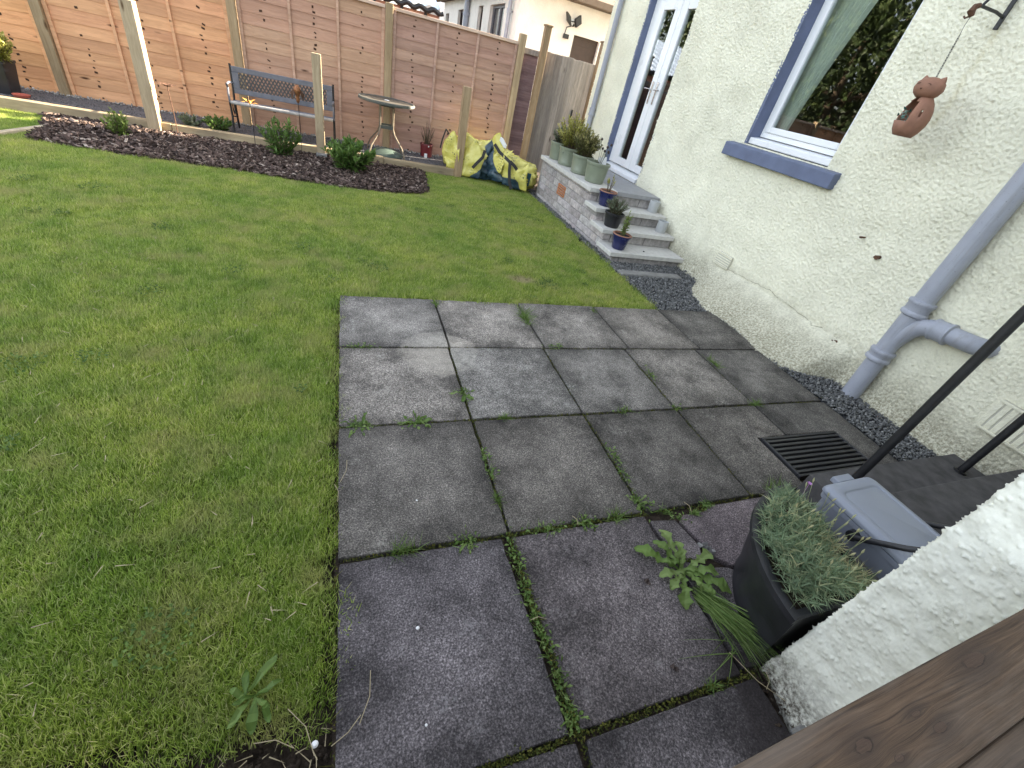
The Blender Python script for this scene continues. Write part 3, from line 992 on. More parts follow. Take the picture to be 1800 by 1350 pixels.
NB = 13
for pi in range(5):
    xa, xb = PX[pi] + .052, PX[pi + 1] - .052
    L, cx = xb - xa, (xa + xb) / 2
    base, top = .07, 1.80
    step = (top - base - .03) / NB
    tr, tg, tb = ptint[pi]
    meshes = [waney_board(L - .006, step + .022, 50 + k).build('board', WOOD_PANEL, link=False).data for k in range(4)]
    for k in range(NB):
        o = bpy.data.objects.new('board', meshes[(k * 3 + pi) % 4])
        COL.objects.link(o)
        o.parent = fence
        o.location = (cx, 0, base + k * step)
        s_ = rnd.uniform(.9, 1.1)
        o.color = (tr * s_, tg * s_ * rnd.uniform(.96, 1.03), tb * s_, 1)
    for fx in (0, 1 / 3, 2 / 3, 1):
        m = MB()
        hw = .02 if fx in (0, 1) else .016
        m.box(-hw, hw, -.034, -.014, base - .02, top - .02)
        o = m.build('batten', WOOD_PANEL, fence, bevel=.002)
        bx = xa + hw + .004 + (L - 2 * hw - .008) * fx
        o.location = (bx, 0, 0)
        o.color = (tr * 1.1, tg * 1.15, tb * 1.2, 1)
    m = MB()
    m.box(-L / 2, L / 2, -.045, .03, 0, .038)
    o = m.build('cap_rail', WOOD_PANEL, fence, bevel=.003)
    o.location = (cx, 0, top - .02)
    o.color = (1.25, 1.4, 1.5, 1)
    # nails in the hidden rear battens show as dark weathered marks on every board
    m = MB()
    for fx in (1 / 6, 1 / 2, 5 / 6):
        for k in range(NB):
            for q in range(2):
                if rnd.random() < .2: continue
                x = xa + L * fx + rnd.gauss(0, .012)
                z = base + k * step + step * (.25 + .45 * q) + rnd.gauss(0, .01)
                yb = -.0125 + .008 * (z - base - k * step) / (step + .022)
                a, b = rnd.uniform(.008, .018), rnd.uniform(.010, .024)
                sk = rnd.uniform(-.3, .5)
                m.obox((x, yb - .0012, z), (a, 0, -a * sk), (0, .0016, 0), (a * sk * .4, 0, b * .6), rnd.random())
    o = m.build('nail_marks', plain('dark nail stain', (.06, .03, .016), .9, .3, 60), fence, bevel=.0015)
    tag(o, kind='stuff')

# short purple-brown infill panel and the weathered gate to its right
GY = 8.05
inf = thing('infill_panel', 'narrow purple brown fence panel between the pale fence post and the gate post', 'fence panel', (2.77, GY, 0))
hs = .115
bm_ = waney_board(.29, hs + .02, 91).build('board', WOOD_PURPLE, link=False).data
for k in range(14):
    o = bpy.data.objects.new('board', bm_)
    COL.objects.link(o)
    o.parent = inf
    o.location = (0, .02, .08 + k * hs)
    s_ = rnd.uniform(.85, 1.2)
    o.color = (s_, s_, s_, 1)
m = MB(); m.box(-.15, .15, -.03, .05, 1.70, 1.775)
o = m.build('cap_rail', WOOD_GATE, inf, bevel=.004)

gate = thing('garden_gate', 'weathered grey vertical board gate beside the house corner', 'gate', (0, GY, 0))
gw = .118
n_g = 9
x0g = 2.985
for i in range(n_g):
    m = MB()
    h = 1.80 + rnd.uniform(-.006, .006)
    m.add([(-gw / 2, -.004, .06), (gw / 2, -.018, .06), (gw / 2, .004, .06), (-gw / 2, .006, .06), (-gw / 2, -.004, h), (gw / 2, -.018, h - .002), (gw / 2, .004, h - .002), (-gw / 2, .006, h)],
          [(0, 3, 2, 1), (4, 5, 6, 7), (0, 1, 5, 4), (1, 2, 6, 5), (2, 3, 7, 6), (3, 0, 4, 7)])
    o = m.build('board', WOOD_GATE, gate, bevel=.003)
    o.location = (x0g + gw * .5 + i * (gw - .014), 0, 0)
    s_ = rnd.uniform(.82, 1.15)
    o.color = (s_, s_ * .99, s_ * .97, 1)
for z in (.35, .95, 1.55):
    m = MB(); m.box(x0g, x0g + .93, .008, .045, z - .05, z + .05); m.build('ledge', WOOD_GATE, gate)

m = MB(); m.box(x0g + .70, x0g + .72, -.045, -.02, .92, 1.12); m.tube([(x0g + .71, -.05, .95), (x0g + .71, -.05, 1.09)], .006, 6)
m.build('latch', BLACKMETAL, gate)


def cap_post(x, y, w_, h, name, label, cap=True, tint=(1, 1, 1), lean=0.0, base=0.0):
    t = thing(name, label, 'post', (x, y, base))
    m = MB()
    m.box(-w_ / 2, w_ / 2, -w_ / 2, w_ / 2, -.12, h)
    o = m.build('shaft', WOOD_POST, t, bevel=.006, seg=2)
    o.color = (*tint, 1)
    if cap:
        m = MB()
        c = w_ / 2 + .011
        m.box(-c, c, -c, c, h, h + .02)
        m.add([(-c, -c, h + .02), (c, -c, h + .02), (c, c, h + .02), (-c, c, h + .02), (0, 0, h + .035)], [(0, 1, 4), (1, 2, 4), (2, 3, 4), (3, 0, 4)])
        o = m.build('cap', WOOD_POST, t, bevel=.003)
        o.color = (*[q * .95 for q in tint], 1)
    t.rotation_euler = (0, lean, 0)
    return t


cap_post(2.935, 7.93, .098, 2.085, 'gate_post', 'tall pale gate post with a cap where the purple panel meets the gate', tint=(.72, .66, .62))
cap_post(3.94, 7.95, .098, 2.085, 'gate_post', 'dark weathered gate post with a cap next to the grey downpipe', tint=(.45, .40, .38))
cap_post(-2.165, 7.06, .125, 1.24, 'timber_post', 'sunlit pale post standing at the mulch left of the bench', cap=False, lean=rad(1.0))
cap_post(-.305, 7.04, .105, 1.145, 'timber_post', 'pale post with one sunlit edge in front of the bench, behind the leafy bush', cap=False)
cap_post(1.615, 7.07, .108, 1.155, 'timber_post', 'short pale post at the end of the sleeper, in front of the yellow sacks', cap=False, tint=(.88, .82, .76))
m = MB()
m.box(-.075, .075, -.075, .075, -.05, .045)
tag(m.build('post_footing', CONC, None, bevel=.008, loc=(-.29, 6.99, 0)), 'small grey concrete block at the foot of the middle post', 'block')

sl = thing('sleeper_edging', 'pale timber sleeper edging laid along the back of the mulch bed', 'edging', (0, 7.10, 0))
for a, b, z in ((-9.5, -5.6, .098), (-5.595, -2.0, .1), (-1.995, .52, .096), (.525, 1.56, .088)):
    m = MB(); m.box(-(b - a) / 2, (b - a) / 2, -.05, .05, -.1, z)
    o = m.build('timber', WOOD_SLEEPER, sl, bevel=.008, seg=2)
    o.location = ((a + b) / 2, 0, 0)
# edging strip at the left end of the bed
m = MB()
m.prism([(-3.16, 5.86), (-3.11, 5.84), (-2.93, 6.46), (-2.98, 6.48)], -.05, .022)
tag(m.build('edging_strip', plain('tan edging', (.38, .32, .23), .85, .2, 18, bump=.3), None, bevel=.008), 'thin tan edging strip at the left end of the mulch bed', 'edging')

# near fence just under the camera: capped rail, posts and boards
nf = thing('boundary_fence', 'brown knotty timber fence rail close to the camera at the lower right', 'fence', (0, 0, 0))
nf.rotation_euler = (0, 0, rad(2.45))
m = MB(); m.box(-2.2, 1.335, -.102, -.004, .862, .9)
m.build('cap_rail', WOOD_CAP, nf, bevel=.004, seg=3)
m = MB(); m.box(-2.2, 1.335, -.075, -.031, .76, .861)
m.build('rail', WOOD_CAP, nf, bevel=.003)
m = MB(); m.box(-2.2, 1.335, -.20, -.1035, .852, .888)
m.build('cap_rail', WOOD_CAP, nf, bevel=.004, seg=3)
for i in range(27):
    m = MB(); m.box(-.058, .058, -.009, .009, .03, .858)
    o = m.build('board', WOOD_GATE, nf, bevel=.002)
    o.location = (-2.14 + i * .128, -.086, 0)
for xx in (-2.0, -.4, 1.25):
    m = MB(); m.box(xx - .04, xx + .04, -.155, -.0955, -.1, .80)
    m.build('fence_post', WOOD_POST, nf, bevel=.003)

# ================================================================== BEYOND THE FENCE
nb = thing('neighbour_house', 'pale pink neighbouring house with dark windows and a security light above the fence', 'house', (4.0, 13.0, 0))
NW = [(22.2, 22.95, 2.66), (19.5, 20.4, 2.735), (16.65, 17.25, 2.77), (14.30, 15.83, 2.765)]
m = MB()
ys = [13.0]
for a, b, t in sorted(NW): ys += [a, b]
ys.append(24.5)
ys = sorted(ys)
for i in range(len(ys) - 1):          # wall facing the garden side, cut round the windows
    a, b = ys[i], ys[i + 1]
    wn = [q for q in NW if q[0] == a]
    if wn:
        m.box(0, .3, a - 13, b - 13, -.08, 1.2); m.box(0, .3, a - 13, b - 13, wn[0][2], 3.04)
    else: m.box(0, .3, a - 13, b - 13, -.08, 3.04)
DXA, DXB, DT = 1.54, 2.29, 2.455
m.box(.3, DXA, 0, .3, -.08, 3.04)
m.box(DXB, 8, 0, .3, -.08, 3.04)
m.box(DXA, DXB, 0, .3, DT, 3.04)
m.box(7.7, 8, .3, 11.5, -.08, 3.04); m.box(.3, 8, 11.2, 11.5, -.08, 3.04)
m.build('wall', NEIGH_HARL, nb)
m = MB()
m.box(-.35, 8.35, -.35, 11.85, 3.05, 3.17)
m.add([(-.35, -.35, 3.171), (8.35, -.35, 3.171), (8.35, 11.85, 3.171), (-.35, 11.85, 3.171), (4, 3.5, 5.2), (4, 8, 5.2)], [(0, 1, 4), (1, 2, 5, 4), (2, 3, 5), (3, 0, 4, 5)])
m.build('roof', plain('brown roof and eaves', (.19, .14, .10), .8, .2, 6), nb)
DARKGL = plain('dark far window', (.03, .032, .04), .12, .2, 2, spec=.6)
for a, b, t in NW:
    m = MB(); m.box(.13, .15, a - 13, b - 13, 1.2, t)
    wo = m.build('window', DARKGL, nb)
    m = MB()
    m.box(.09, .16, a - 13, a - 13 + .05, 1.25, t - .001); m.box(.09, .16, b - 13 - .05, b - 13, 1.25, t - .001)
    m.box(.09, .16, a - 13 + .05, b - 13 - .05, t - .06, t - .001)
    if b - a > 1: m.box(.09, .16, (a + b) / 2 - 13 - .03, (a + b) / 2 - 13 + .03, 1.25, t - .06)
    m.box(.06, .17, a - 13, b - 13, 1.2, 1.25)
    m.build('frame', DARKWOODPAINT if b - a < 1 else plain('grey frame', (.2, .2, .22), .5), wo)
m = MB(); m.box(DXA, DXB, .10, .15, .3, DT)
do = m.build('door', DARKWOODPAINT, nb)
m = MB()
m.tube([(1.915 + .30 * math.cos(t), .088, 1.62 + .36 * math.sin(t)) for t in [math.pi * i / 12 for i in range(13)]], .02, 6)
m.box(DXA + .05, DXB - .05, .085, .099, 2.28, 2.31); m.box(DXA + .05, DXB - .05, .085, .099, 2.38, 2.40)
m.build('moulding', DARKWOODPAINT, do)
m = MB()
m.add([(1.915 + .24 * math.cos(t), .094, 1.62 + .3 * math.sin(t)) for t in [math.pi * i / 12 for i in range(13)]], [tuple(range(13))])
m.build('fanlight', plain('obscure fanlight', (.45, .38, .22), .4, .2, 10), do)
m = MB()
m.tube([(1.44, .0, 2.62), (1.44, -.05, 2.62)], .03, 8)
m.tube([(1.40, -.02, 2.60), (1.28, -.03, 2.55), (1.26, -.03, 2.40), (1.30, -.02, 2.36)], .012, 6)
m.box(1.24, 1.38, -.06, 0, 2.33, 2.42)
m.build('cable', BLACKMETAL, nb)
sl_ = thing('security_light', 'black twin security floodlight on the pale wall above the gate', 'lamp', (5.37, 12.95, 2.68))
m = MB(); m.box(-.05, .05, -.03, .045, -.07, .05); m.build('base', PVC, sl_, bevel=.01)
for s in (-1, 1):
    m = MB()
    m.obox((s * .13, -.09, .03), (.06, -.0, s * .04 if s < 0 else .05), (0, .06, 0), (-.03, 0, .08))
    m.tube([(0, -.02, 0), (s * .1, -.06, .01)], .014, 6)
    m.build('lamp_head', BLACKMETAL, sl_, bevel=.008)
for yy, r_, nm in ((18.5, .11, 'fat grey drainpipe between the small windows of the far pale house'), (13.5, .06, 'thin pale drainpipe near the corner of the far pale house')):
    t = thing('drainpipe', nm, 'drainpipe', (3.9, yy, 0))
    m = MB(); m.tube([(0, 0, -.05), (0, 0, 2.8), (0.0, 0, 2.95)], r_ * .8, 10); m.build('pipe', PIPEPAINT, t, smooth=True)
    m = MB()
    m.tube([(0, 0, 2.52), (0, 0, 2.62)], r_ * 1.05, 10)
    m.tube([(.0, 0, 2.57), (.12, 0, 2.57)], .02, 6)
    m.build('collar', PIPEPAINT, t, smooth=True)

shed = thing('outbuilding', 'salmon walled outbuilding with a pale blue sheet roof behind the fence', 'shed', (0, 11, 0))
m = MB(); m.box(-2.6, 1.78, 0, 2.8, -.08, 1.985); m.build('wall', PINKWALL, shed)
m = MB()
for i in range(18):                       # wavy dark sheet-edge gutter
    x = -2.65 + i * .25
    m.tube([(x + .25 * q / 8, -.1, 2.035 + .022 * math.sin(2 * math.pi * q / 8)) for q in range(9)], .042, 8)
m.build('gutter', BLACKMETAL, shed, smooth=True)
m = MB()
v, f = [], []
n = 144
for i in range(n + 1):
    x = -2.65 + 4.42 * i / n
    zz = .02 * math.sin(i * 2 * math.pi / 8)
    v += [(x, -.13, 2.09 + zz), (x, 3.0, 2.95 + zz)]
for i in range(n): f.append((2 * i, 2 * i + 2, 2 * i + 3, 2 * i + 1))
m.add(v, f)
m.build('roof_sheet', CLEARROOF, shed, smooth='all')
m = MB(); m.box(1.782, 1.86, -.12, 2.9, 1.6, 2.2)
m.build('barge_board', PVC, shed)
for xx in (.55, 1.05, 1.5):
    m = MB(); m.box(xx, xx + .05, -.06, -.005, 1.93, 1.99); m.build('bracket', BLACKMETAL, shed)


def leaf_quad(m, c, d, up, L, W, tone, fold=.25):
    d = d.normalized()
    s = d.cross(up)
    if s.length < 1e-4: s = Vector((1, 0, 0))
    s.normalize()
    n = s.cross(d).normalized()
    mid = c + d * L * .5 + n * L * .06
    a, b = mid + s * W * .5 + n * W * fold, mid - s * W * .5 + n * W * fold
    m.add([c, a, c + d * L, b, mid], [(0, 1, 4), (1, 2, 4), (2, 3, 4), (3, 0, 4)], tone)


def rdir(zmin=-1.0):
    while True:
        v = Vector((rnd.uniform(-1, 1), rnd.uniform(-1, 1), rnd.uniform(zmin, 1)))
        if .05 < v.length < 1: return v.normalized()


def tree(x, y, h, cr, label, seed):
    t = thing('tree', label, 'tree', (x, y, -.05), group='trees beyond the fence that the windows reflect')
    r = random.Random(seed)
    m = MB()
    m.tube([(0, 0, 0), (.05, .03, h * .3), (-.04, .08, h * .62), (0, 0, h * .9)], [.2, .16, .1, .03], 10)
    for i in range(7):
        a = r.uniform(0, 6.28); z = h * r.uniform(.3, .6)
        m.tube([(0, 0, z), (math.cos(a) * cr * .4, math.sin(a) * cr * .4, z + .4), (math.cos(a) * cr * .8, math.sin(a) * cr * .65, z + .9)], [.07, .045, .015], 6)
    m.build('trunk', BARK, t, smooth=True)
    m = MB()
    cl = []
    for i in range(60):
        a, b = r.uniform(0, 6.28), r.uniform(-.95, 1)
        q = (1 - b * b) ** .5 * r.uniform(.55, 1.05)
        cl.append((Vector((math.cos(a) * q * cr, math.sin(a) * q * cr, h * .56 + b * h * .46)), r.uniform(.5, .95), r.random()))
    for c, s, tn in cl:
        for k in range(110):
            d = rdir()
            leaf_quad(m, c + d * s * rnd.uniform(.5, 1), (d + rdir() * .8), rdir(), .17, .12, min(1, max(0, tn * .6 + rnd.uniform(0, .4))))
    m.build('crown', LEAF_DARK, t)


tree(-4.5, 10.6, 4.6, 1.9, 'dark dense tree behind the fence, lowest in the mirror image of the house window', 1)
tree(-8.0, 12.6, 5.6, 2.4, 'broad dark tree mirrored in the middle of the house window', 2)
tree(-7.4, 16.5, 5.2, 2.2, 'dark tree standing furthest left in the window reflection', 3)
tree(-3.0, 15.5, 4.4, 1.8, 'slim dark tree mirrored in the glazed doors', 4)


# ================================================================== STEPS
steps = thing('garden_steps', 'grey brick steps with pale treads and a landing up to the white glazed doors', 'steps', (0, 0, 0))
SX0, SX1 = 2.785, 3.755
TR = [(4.05, .100), (4.35, .250), (4.635, .400), (4.90, .555)]
for i, (ty, tz) in enumerate(TR[:3]):
    m = MB()
    m.box(2.735, SX1 - .003 + .01 * (i == 0), ty, TR[i + 1][0] + .05, tz - .048, tz)
    o = m.build('tread', SANDSTONE, steps, bevel=.005, seg=2)
LY = [4.90, 5.56, 6.20, 6.64]
for i in range(3):                       # landing edge slabs and the wide inner slabs
    m = MB(); m.box(2.735, 3.12, LY[i] + .002, LY[i + 1] - .002, .505, .555)
    m.build('landing_slab', SANDSTONE, steps, bevel=.005, seg=2)
for i in range(2):
    m = MB(); m.box(3.124, SX1, [4.90, 5.75][i] + .002, [5.75, 6.64][i] - .002, .504, .554)
    m.build('landing_slab', LANDING, steps, bevel=.005, seg=2)
m = MB()
for i, (ty, tz) in enumerate(TR):        # mortar core
    y1 = TR[i + 1][0] if i < 3 else 6.60
    m.box(SX0 + .012, SX1 - .01, ty + .055 + .002 * i, y1 + .07, -.05, tz - .05)
m.build('core', MORTAR, steps)
course, joint = .078, .008
bcount = 0
nrow = 7
zb = -.048
for k in range(nrow):
    z0 = zb + k * (course + joint)
    z1 = min(z0 + course, .503)
    if z1 - z0 < .02: continue
    ys0 = 4.085
    for i, (ty, tz) in enumerate(TR):
        if z1 > tz - .045: ys0 = (TR[i + 1][0] if i < 3 else 9) + .04
    y = ys0
    while y < 6.58:
        L = rnd.choice([.14, .2, .27, .34, .42])
        y2 = min(y + L, 6.60)
        if 6.60 - y2 < .1: y2 = 6.60
        if not (y2 > 5.66 and y < 5.92 and z1 > .205 and z0 < .36):
            m = MB()
            px_ = rnd.uniform(-.004, .004)
            m.box(-.05, .05, 0, y2 - y - joint, 0, z1 - z0)
            o = m.build('brick', BRICK, steps, bevel=.006, seg=1)
            o.location = (SX0 + .05 + px_, y, z0)
            s_ = rnd.uniform(.75, 1.2)
            o.color = (s_ * rnd.uniform(.98, 1.06), s_, s_ * rnd.uniform(.98, 1.05), 1)
        else:
            # short pieces either side of the air brick
            for a, b in ((y, 5.655), (5.925, y2)):
                if b - a > .04:
                    m = MB(); m.box(-.05, .05, 0, b - a - joint, 0, z1 - z0)
                    o = m.build('brick', BRICK, steps, bevel=.006)
                    o.location = (SX0 + .05, a, z0)
                    s_ = rnd.uniform(.8, 1.15); o.color = (s_, s_, s_, 1)
        y = y2
for i, (ty, tz) in enumerate(TR):         # riser bricks facing the patio
    zlo = -.04 if i == 0 else TR[i - 1][1] + .002
    zhi = tz - .05
    x = SX0 + .11
    while x < SX1 - .02:
        L = rnd.choice([.2, .27, .34, .4])
        x2 = min(x + L, SX1)
        if SX1 - x2 < .1: x2 = SX1
        m = MB(); m.box(0, x2 - x - joint, -.04, .04, 0, zhi - zlo)
        o = m.build('brick', BRICK, steps, bevel=.005)
        o.location = (x, ty + .075, zlo)
        s_ = rnd.uniform(.7, 1.0); o.color = (s_, s_, s_, 1)
        x = x2
m = MB()
y0, y1, z0, z1 = 5.665, 5.915, .222, .352
m.box(SX0 + .004, SX0 + .08, y0, y0 + .02, z0, z1); m.box(SX0 + .004, SX0 + .08, y1 - .02, y1, z0, z1)
for k in range(5):
    zz = z0 + .006 + (z1 - z0 - .012) * k / 4
    m.box(SX0 - .010, SX0 + .03, y0 + .02, y1 - .02, zz - .0068, zz + .0068)
ab = m.build('air_brick', ORANGEVENT, steps)
m = MB(); m.box(SX0 + .045, SX0 + .075, y0 + .02, y1 - .02, z0, z1)
m.build('recess', plain('air brick recess', (.2, .18, .17), .9), ab)
m = MB(); m.box(2.72, 3.52, 3.69, 3.80, -.05, .012)
tag(m.build('concrete_strip', CONC, None, bevel=.01), 'low concrete strip half buried in gravel before the bottom step', 'kerb')

# back door steps on the right, with the two railings standing on them
bs = thing('back_steps', 'dark concrete steps with black railings at the right edge', 'steps', (0, 0, 0))
DARKSTEP = plain('dark weathered step concrete', (.07, .066, .066), .88, .35, 16, bump=.5, bsc=190)
for i, (y, z) in enumerate(((.905, .115), (.645, .265), (.395, .415))):
    m = MB(); m.box(2.27 + .09 * (i > 0), 3.62, .255, y, -.05 if i == 0 else z - .149, z)
    m.build('step', DARKSTEP, bs, bevel=.007, seg=2)


def railing(x, y, z0, ztop, label):
    t = thing('handrail', label, 'handrail', (x, y, z0))
    h = ztop - z0
    m = MB()
    pts = [(0, 0, 0), (0, 0, h - .12)]
    for k in range(1, 8):
        a = k / 7 * 1.0
        pts.append((0, -.16 * (1 - math.cos(a)), h - .12 + .16 * math.sin(a)))
    m.tube(pts, .021, 12)
    m.build('post', BLACKMETAL, t, smooth=True)
    m = MB()
    e = pts[-1]
    m.tube([e, (0, e[1] - .55, e[2] + .36), (0, e[1] - .62, e[2] + .39)], .021, 12)
    m.build('rail', BLACKMETAL, t, smooth=True)
    m = MB(); m.tube([(0, 0, -.004), (0, 0, .012)], .034, 14); m.build('base_plate', BLACKMETAL, t)


railing(2.485, .815, .115, 1.27, 'black tubular handrail post rising behind the grey caddy, nearer the patio')
railing(3.435, .775, .115, 1.27, 'black tubular handrail post beside the cream house wall and large air vent')

# drain grate
dg = thing('drain_grate', 'black slatted drain grate set in the paving below the back steps', 'drain', (2.695, 1.118, .0))
m = MB()
m.box(-.34, .34, -.155, -.137, -.02, .012); m.box(-.34, .34, .137, .155, -.02, .012)
m.box(-.34, -.322, -.137, .137, -.02, .012); m.box(.322, .34, -.137, .137, -.02, .012)
m.build('frame', BLACKPLASTIC, dg, bevel=.003)
for k in range(8):
    m = MB()
    m.obox((0, 0, 0), (.321, 0, 0), (0, .0095, -.001), (0, .002, .008))
    o = m.build('bar', BLACKPLASTIC, dg, bevel=.002)
    o.location = (0, -.119 + k * .034, .002)
m = MB(); m.box(-.33, .33, -.15, .15, -.06, -.029)
m.build('sump', plain('black sump', (.006, .006, .006), .9), dg)

# ================================================================== PIPES AND BRACKET ON THE HOUSE
sp = thing('soil_pipe', 'thick lilac grey soil pipe with a curved branch on the house wall', 'pipe', (3.70, 1.665, 0))
LX = .035
m = MB()
m.tube([(0, 0, -.06), (0, .0, 3.3)], .054, 20) if False else m.tube([(0, -.02, -.06), (0, .0, .4), (0, .01, .9), (0, .03, 3.3)], .064, 22)
m.build('pipe', PIPEPAINT, sp, smooth=True)
for z, hh in ((.36, .07), (.745, .09)):
    m = MB()
    yy = 0 if z < .5 else .008
    m.lathe([(.063, z - hh / 2 - .016), (.081, z - hh / 2 - .006), (.083, z - hh / 2 + .006), (.081, z - hh / 2 + .016), (.074, z - hh / 2 + .024), (.074, z + hh / 2 - .024), (.082, z + hh / 2 - .014), (.083, z + hh / 2), (.081, z + hh / 2 + .006), (.063, z + hh / 2 + .014)], 28, (0, yy, 0))
    m.build('collar', PIPEPAINT, sp, smooth=True)
m = MB()
# branch rises from the pipe, bends over to the right (towards -Y) and enters the wall
pts = [(0, .0, .44), (0, -.02, .52), (0, -.045, .59), (0, -.085, .645), (.0, -.135, .672), (.0, -.20, .682), (.004, -.31, .69), (.02, -.38, .693), (.07, -.425, .695), (.13, -.43, .695)]
m.tube(pts, .058, 18)
m.build('branch_pipe', PIPEPAINT, sp, smooth=True)
m = MB()
m.tube([(0, -.145, .675), (0, -.15, .6755), (0, -.162, .677), (0, -.168, .6775), (0, -.232, .684), (0, -.238, .6845), (0, -.25, .6855), (0, -.256, .686)], [.058, .073, .073, .068, .068, .074, .074, .058], 22)
m.build('collar', PIPEPAINT, sp, smooth=True)
m = MB()
for z in (1.7, 2.6): m.box(-.06, .09, -.012 + .02, .012 + .02, z, z + .03)
m.build('bracket', PIPEPAINT, sp)

dp = thing('downpipe', 'slim grey rainwater pipe at the far corner of the house near the gate', 'pipe', (3.72, 7.33, 0))
m = MB(); m.tube([(0, 0, -.06), (0, .0, 1.1), (0, .02, 5.1)], .038, 14); m.build('pipe', PIPEPAINT, dp, smooth=True)
for z in (1.18, 3.0):
    m = MB()
    m.lathe([(.039, z - .05), (.05, z - .045), (.05, z - .02), (.045, z - .015), (.045, z + .03), (.05, z + .035), (.05, z + .055), (.039, z + .06)], 16, (0, .004, 0))
    m.box(0, .075, -.02, .03, z - .05, z - .015)
    m.build('collar', PIPEPAINT, dp, smooth=True)

hb = thing('hanging_bracket', 'black iron hanging bracket with a scrolled tip at the top right of the wall', 'bracket', (3.76, 2.395, 2.30))
m = MB()
m.box(-.022, -.006, -.012, .012, -.03, .52)
m.build('wall_bar', BLACKMETAL, hb, bevel=.002)
m = MB(); m.tube([(-.02, 0, .03), (-.10, 0, .035), (-.25, 0, .03), (-.27, 0, .025)], .008, 8); m.build('strut', BLACKMETAL, hb)
m = MB(); m.tube([(-.25, 0, .03), (-.16, 0, .18), (-.03, 0, .44)], .008, 8); m.build('brace', BLACKMETAL, hb)
m = MB()
m.tube([(-.265, 0, .03), (-.285, .01, .02), (-.30, .005, -.005), (-.285, -.005, -.025)], [.012, .016, .02, .012], 8)
m.tube([(-.285, 0, -.02), (-.295, .02, -.035), (-.29, .035, -.025)], .005, 6)
m.build('scroll', RUSTMETAL, hb, smooth=True)

# terracotta cat hanging planter (made of: body with an open pocket, head, ears, chain)
ct = thing('hanging_lantern', 'terracotta cat shaped hanging lantern with cut out stars on a chain', 'lantern', (3.475, 2.35, 1.655))
m = MB()
prof = [(.0, .0), (.055, .0), (.075, .03), (.09, .075), (.093, .11), (.085, .15), (.066, .19), (.045, .215), (.036, .225)]
NSEG = 40
v, f = [], []
for (r_, z) in prof:
    for k in range(NSEG):
        a = 2 * math.pi * k / NSEG
        v.append((r_ * 1.0 * math.cos(a), r_ * 1.0 * math.sin(a), z))
od = Vector((-.80, .60, 0)).normalized()
for i in range(len(prof) - 1):
    for k in range(NSEG):
        k2 = (k + 1) % NSEG
        c = Vector(v[i * NSEG + k])
        zc = (prof[i][1] + prof[i + 1][1]) / 2
        dd = Vector((c.x, c.y, 0))
        if dd.length > 1e-5 and 0 < dd.normalized().dot(od) and .07 < zc < .205:
            ang = math.acos(min(1, dd.normalized().dot(od)))
            if ang < .95 * (1 - abs((zc - .135) / .085) ** 2.2) ** .5: continue
        # small cut-outs
        if i in (4, 5, 6) and (k * 7 + i * 3) % 11 == 0 and dd.normalized().dot(od) < .4: continue
        f.append((i * NSEG + k, i * NSEG + k2, (i + 1) * NSEG + k2, (i + 1) * NSEG + k))
m.add(v, f)
b = m.build('body', TERRA, ct, smooth='all')
md = b.modifiers.new('wall', 'SOLIDIFY'); md.thickness = .006; md.offset = -1
m = MB()
for k in range(26):
    d = rdir()
    leaf_quad(m, Vector((-.02, .03, .10)) + Vector((rnd.uniform(-.035, .03), rnd.uniform(-.02, .04), rnd.uniform(-.03, .05))), d, rdir(), .03, .018, rnd.random())
m.build('glass_chips', leafmat('teal glass chips', (.02, .06, .05), (.12, .3, .24), (.5, .62, .55), .2, .2), ct)
m = MB()
hd = Vector((-.01, .012, .262))
hp = [(0, -.055), (.04, -.05), (.064, -.03), (.076, -.002), (.07, .03), (.048, .05), (.018, .059), (0, .06)]
v, f = [], []
for (r_, z) in hp:
    for k in range(28):
        a = 2 * math.pi * k / 28
        v.append((hd.x + r_ * .95 * math.cos(a), hd.y + r_ * 1.12 * math.sin(a), hd.z + z))
for i in range(len(hp) - 1):
    for k in range(28):
        f.append((i * 28 + k, i * 28 + (k + 1) % 28, (i + 1) * 28 + (k + 1) % 28, (i + 1) * 28 + k))
m.add(v, f)
hdo = m.build('head', TERRA, ct, smooth='all')
for s in (-1, 1):
    m = MB()
    m.lathe([(.026, 0), (.02, .014), (.01, .027), (.001, .036)], 12)
    o = m.build('ear', TERRA, hdo, smooth=True)
    o.location = (hd.x, hd.y + s * .05, hd.z + .034)
    o.rotation_euler = (-s * .35, 0, 0)
m = MB()
for s in (-1, 1):
    m.tube([(hd.x - .064, hd.y + s * .028 + .014 * math.cos(t), hd.z + .012 + .007 * math.sin(t)) for t in [math.pi * i / 6 for i in range(7)]], .0022, 6)
m.tube([(hd.x - .067, hd.y - .006, hd.z - .006), (hd.x - .072, hd.y, hd.z - .012), (hd.x - .067, hd.y + .006, hd.z - .006)], .003, 6)
m.build('face', plain('dark cut lines', (.10, .045, .03), .8), hdo)
m = MB()
# chain of links from head to a wire hook on the bracket
p0, p1 = Vector((-.008, .012, .315)), Vector((.0, .04, .53))
nl = 16
for i in range(nl):
    c = p0.lerp(p1, (i + .5) / nl)
    ax = Vector((1, 0, 0)) if i % 2 else Vector((0, 1, 0))
    d = (p1 - p0).normalized()
    m.tube([c + ax * .0045 * math.cos(t) + d * .0095 * math.sin(t) for t in [2 * math.pi * q / 8 for q in range(9)]], .0014, 5)
m.tube([p1, (.0, .048, .58), (.0, .045, .615), (-.005, .048, .64), (-.01, .045, .62)], .0017, 5)
m.build('chain', BLACKMETAL, ct)

# ================================================================== CORNER PLANTER, PLANT AND CADDY BY THE WING
pc = (1.765, .262)
tub = thing('corner_planter', 'black quarter round plastic planter standing against the pale wing wall', 'planter', (pc[0], pc[1], 0))


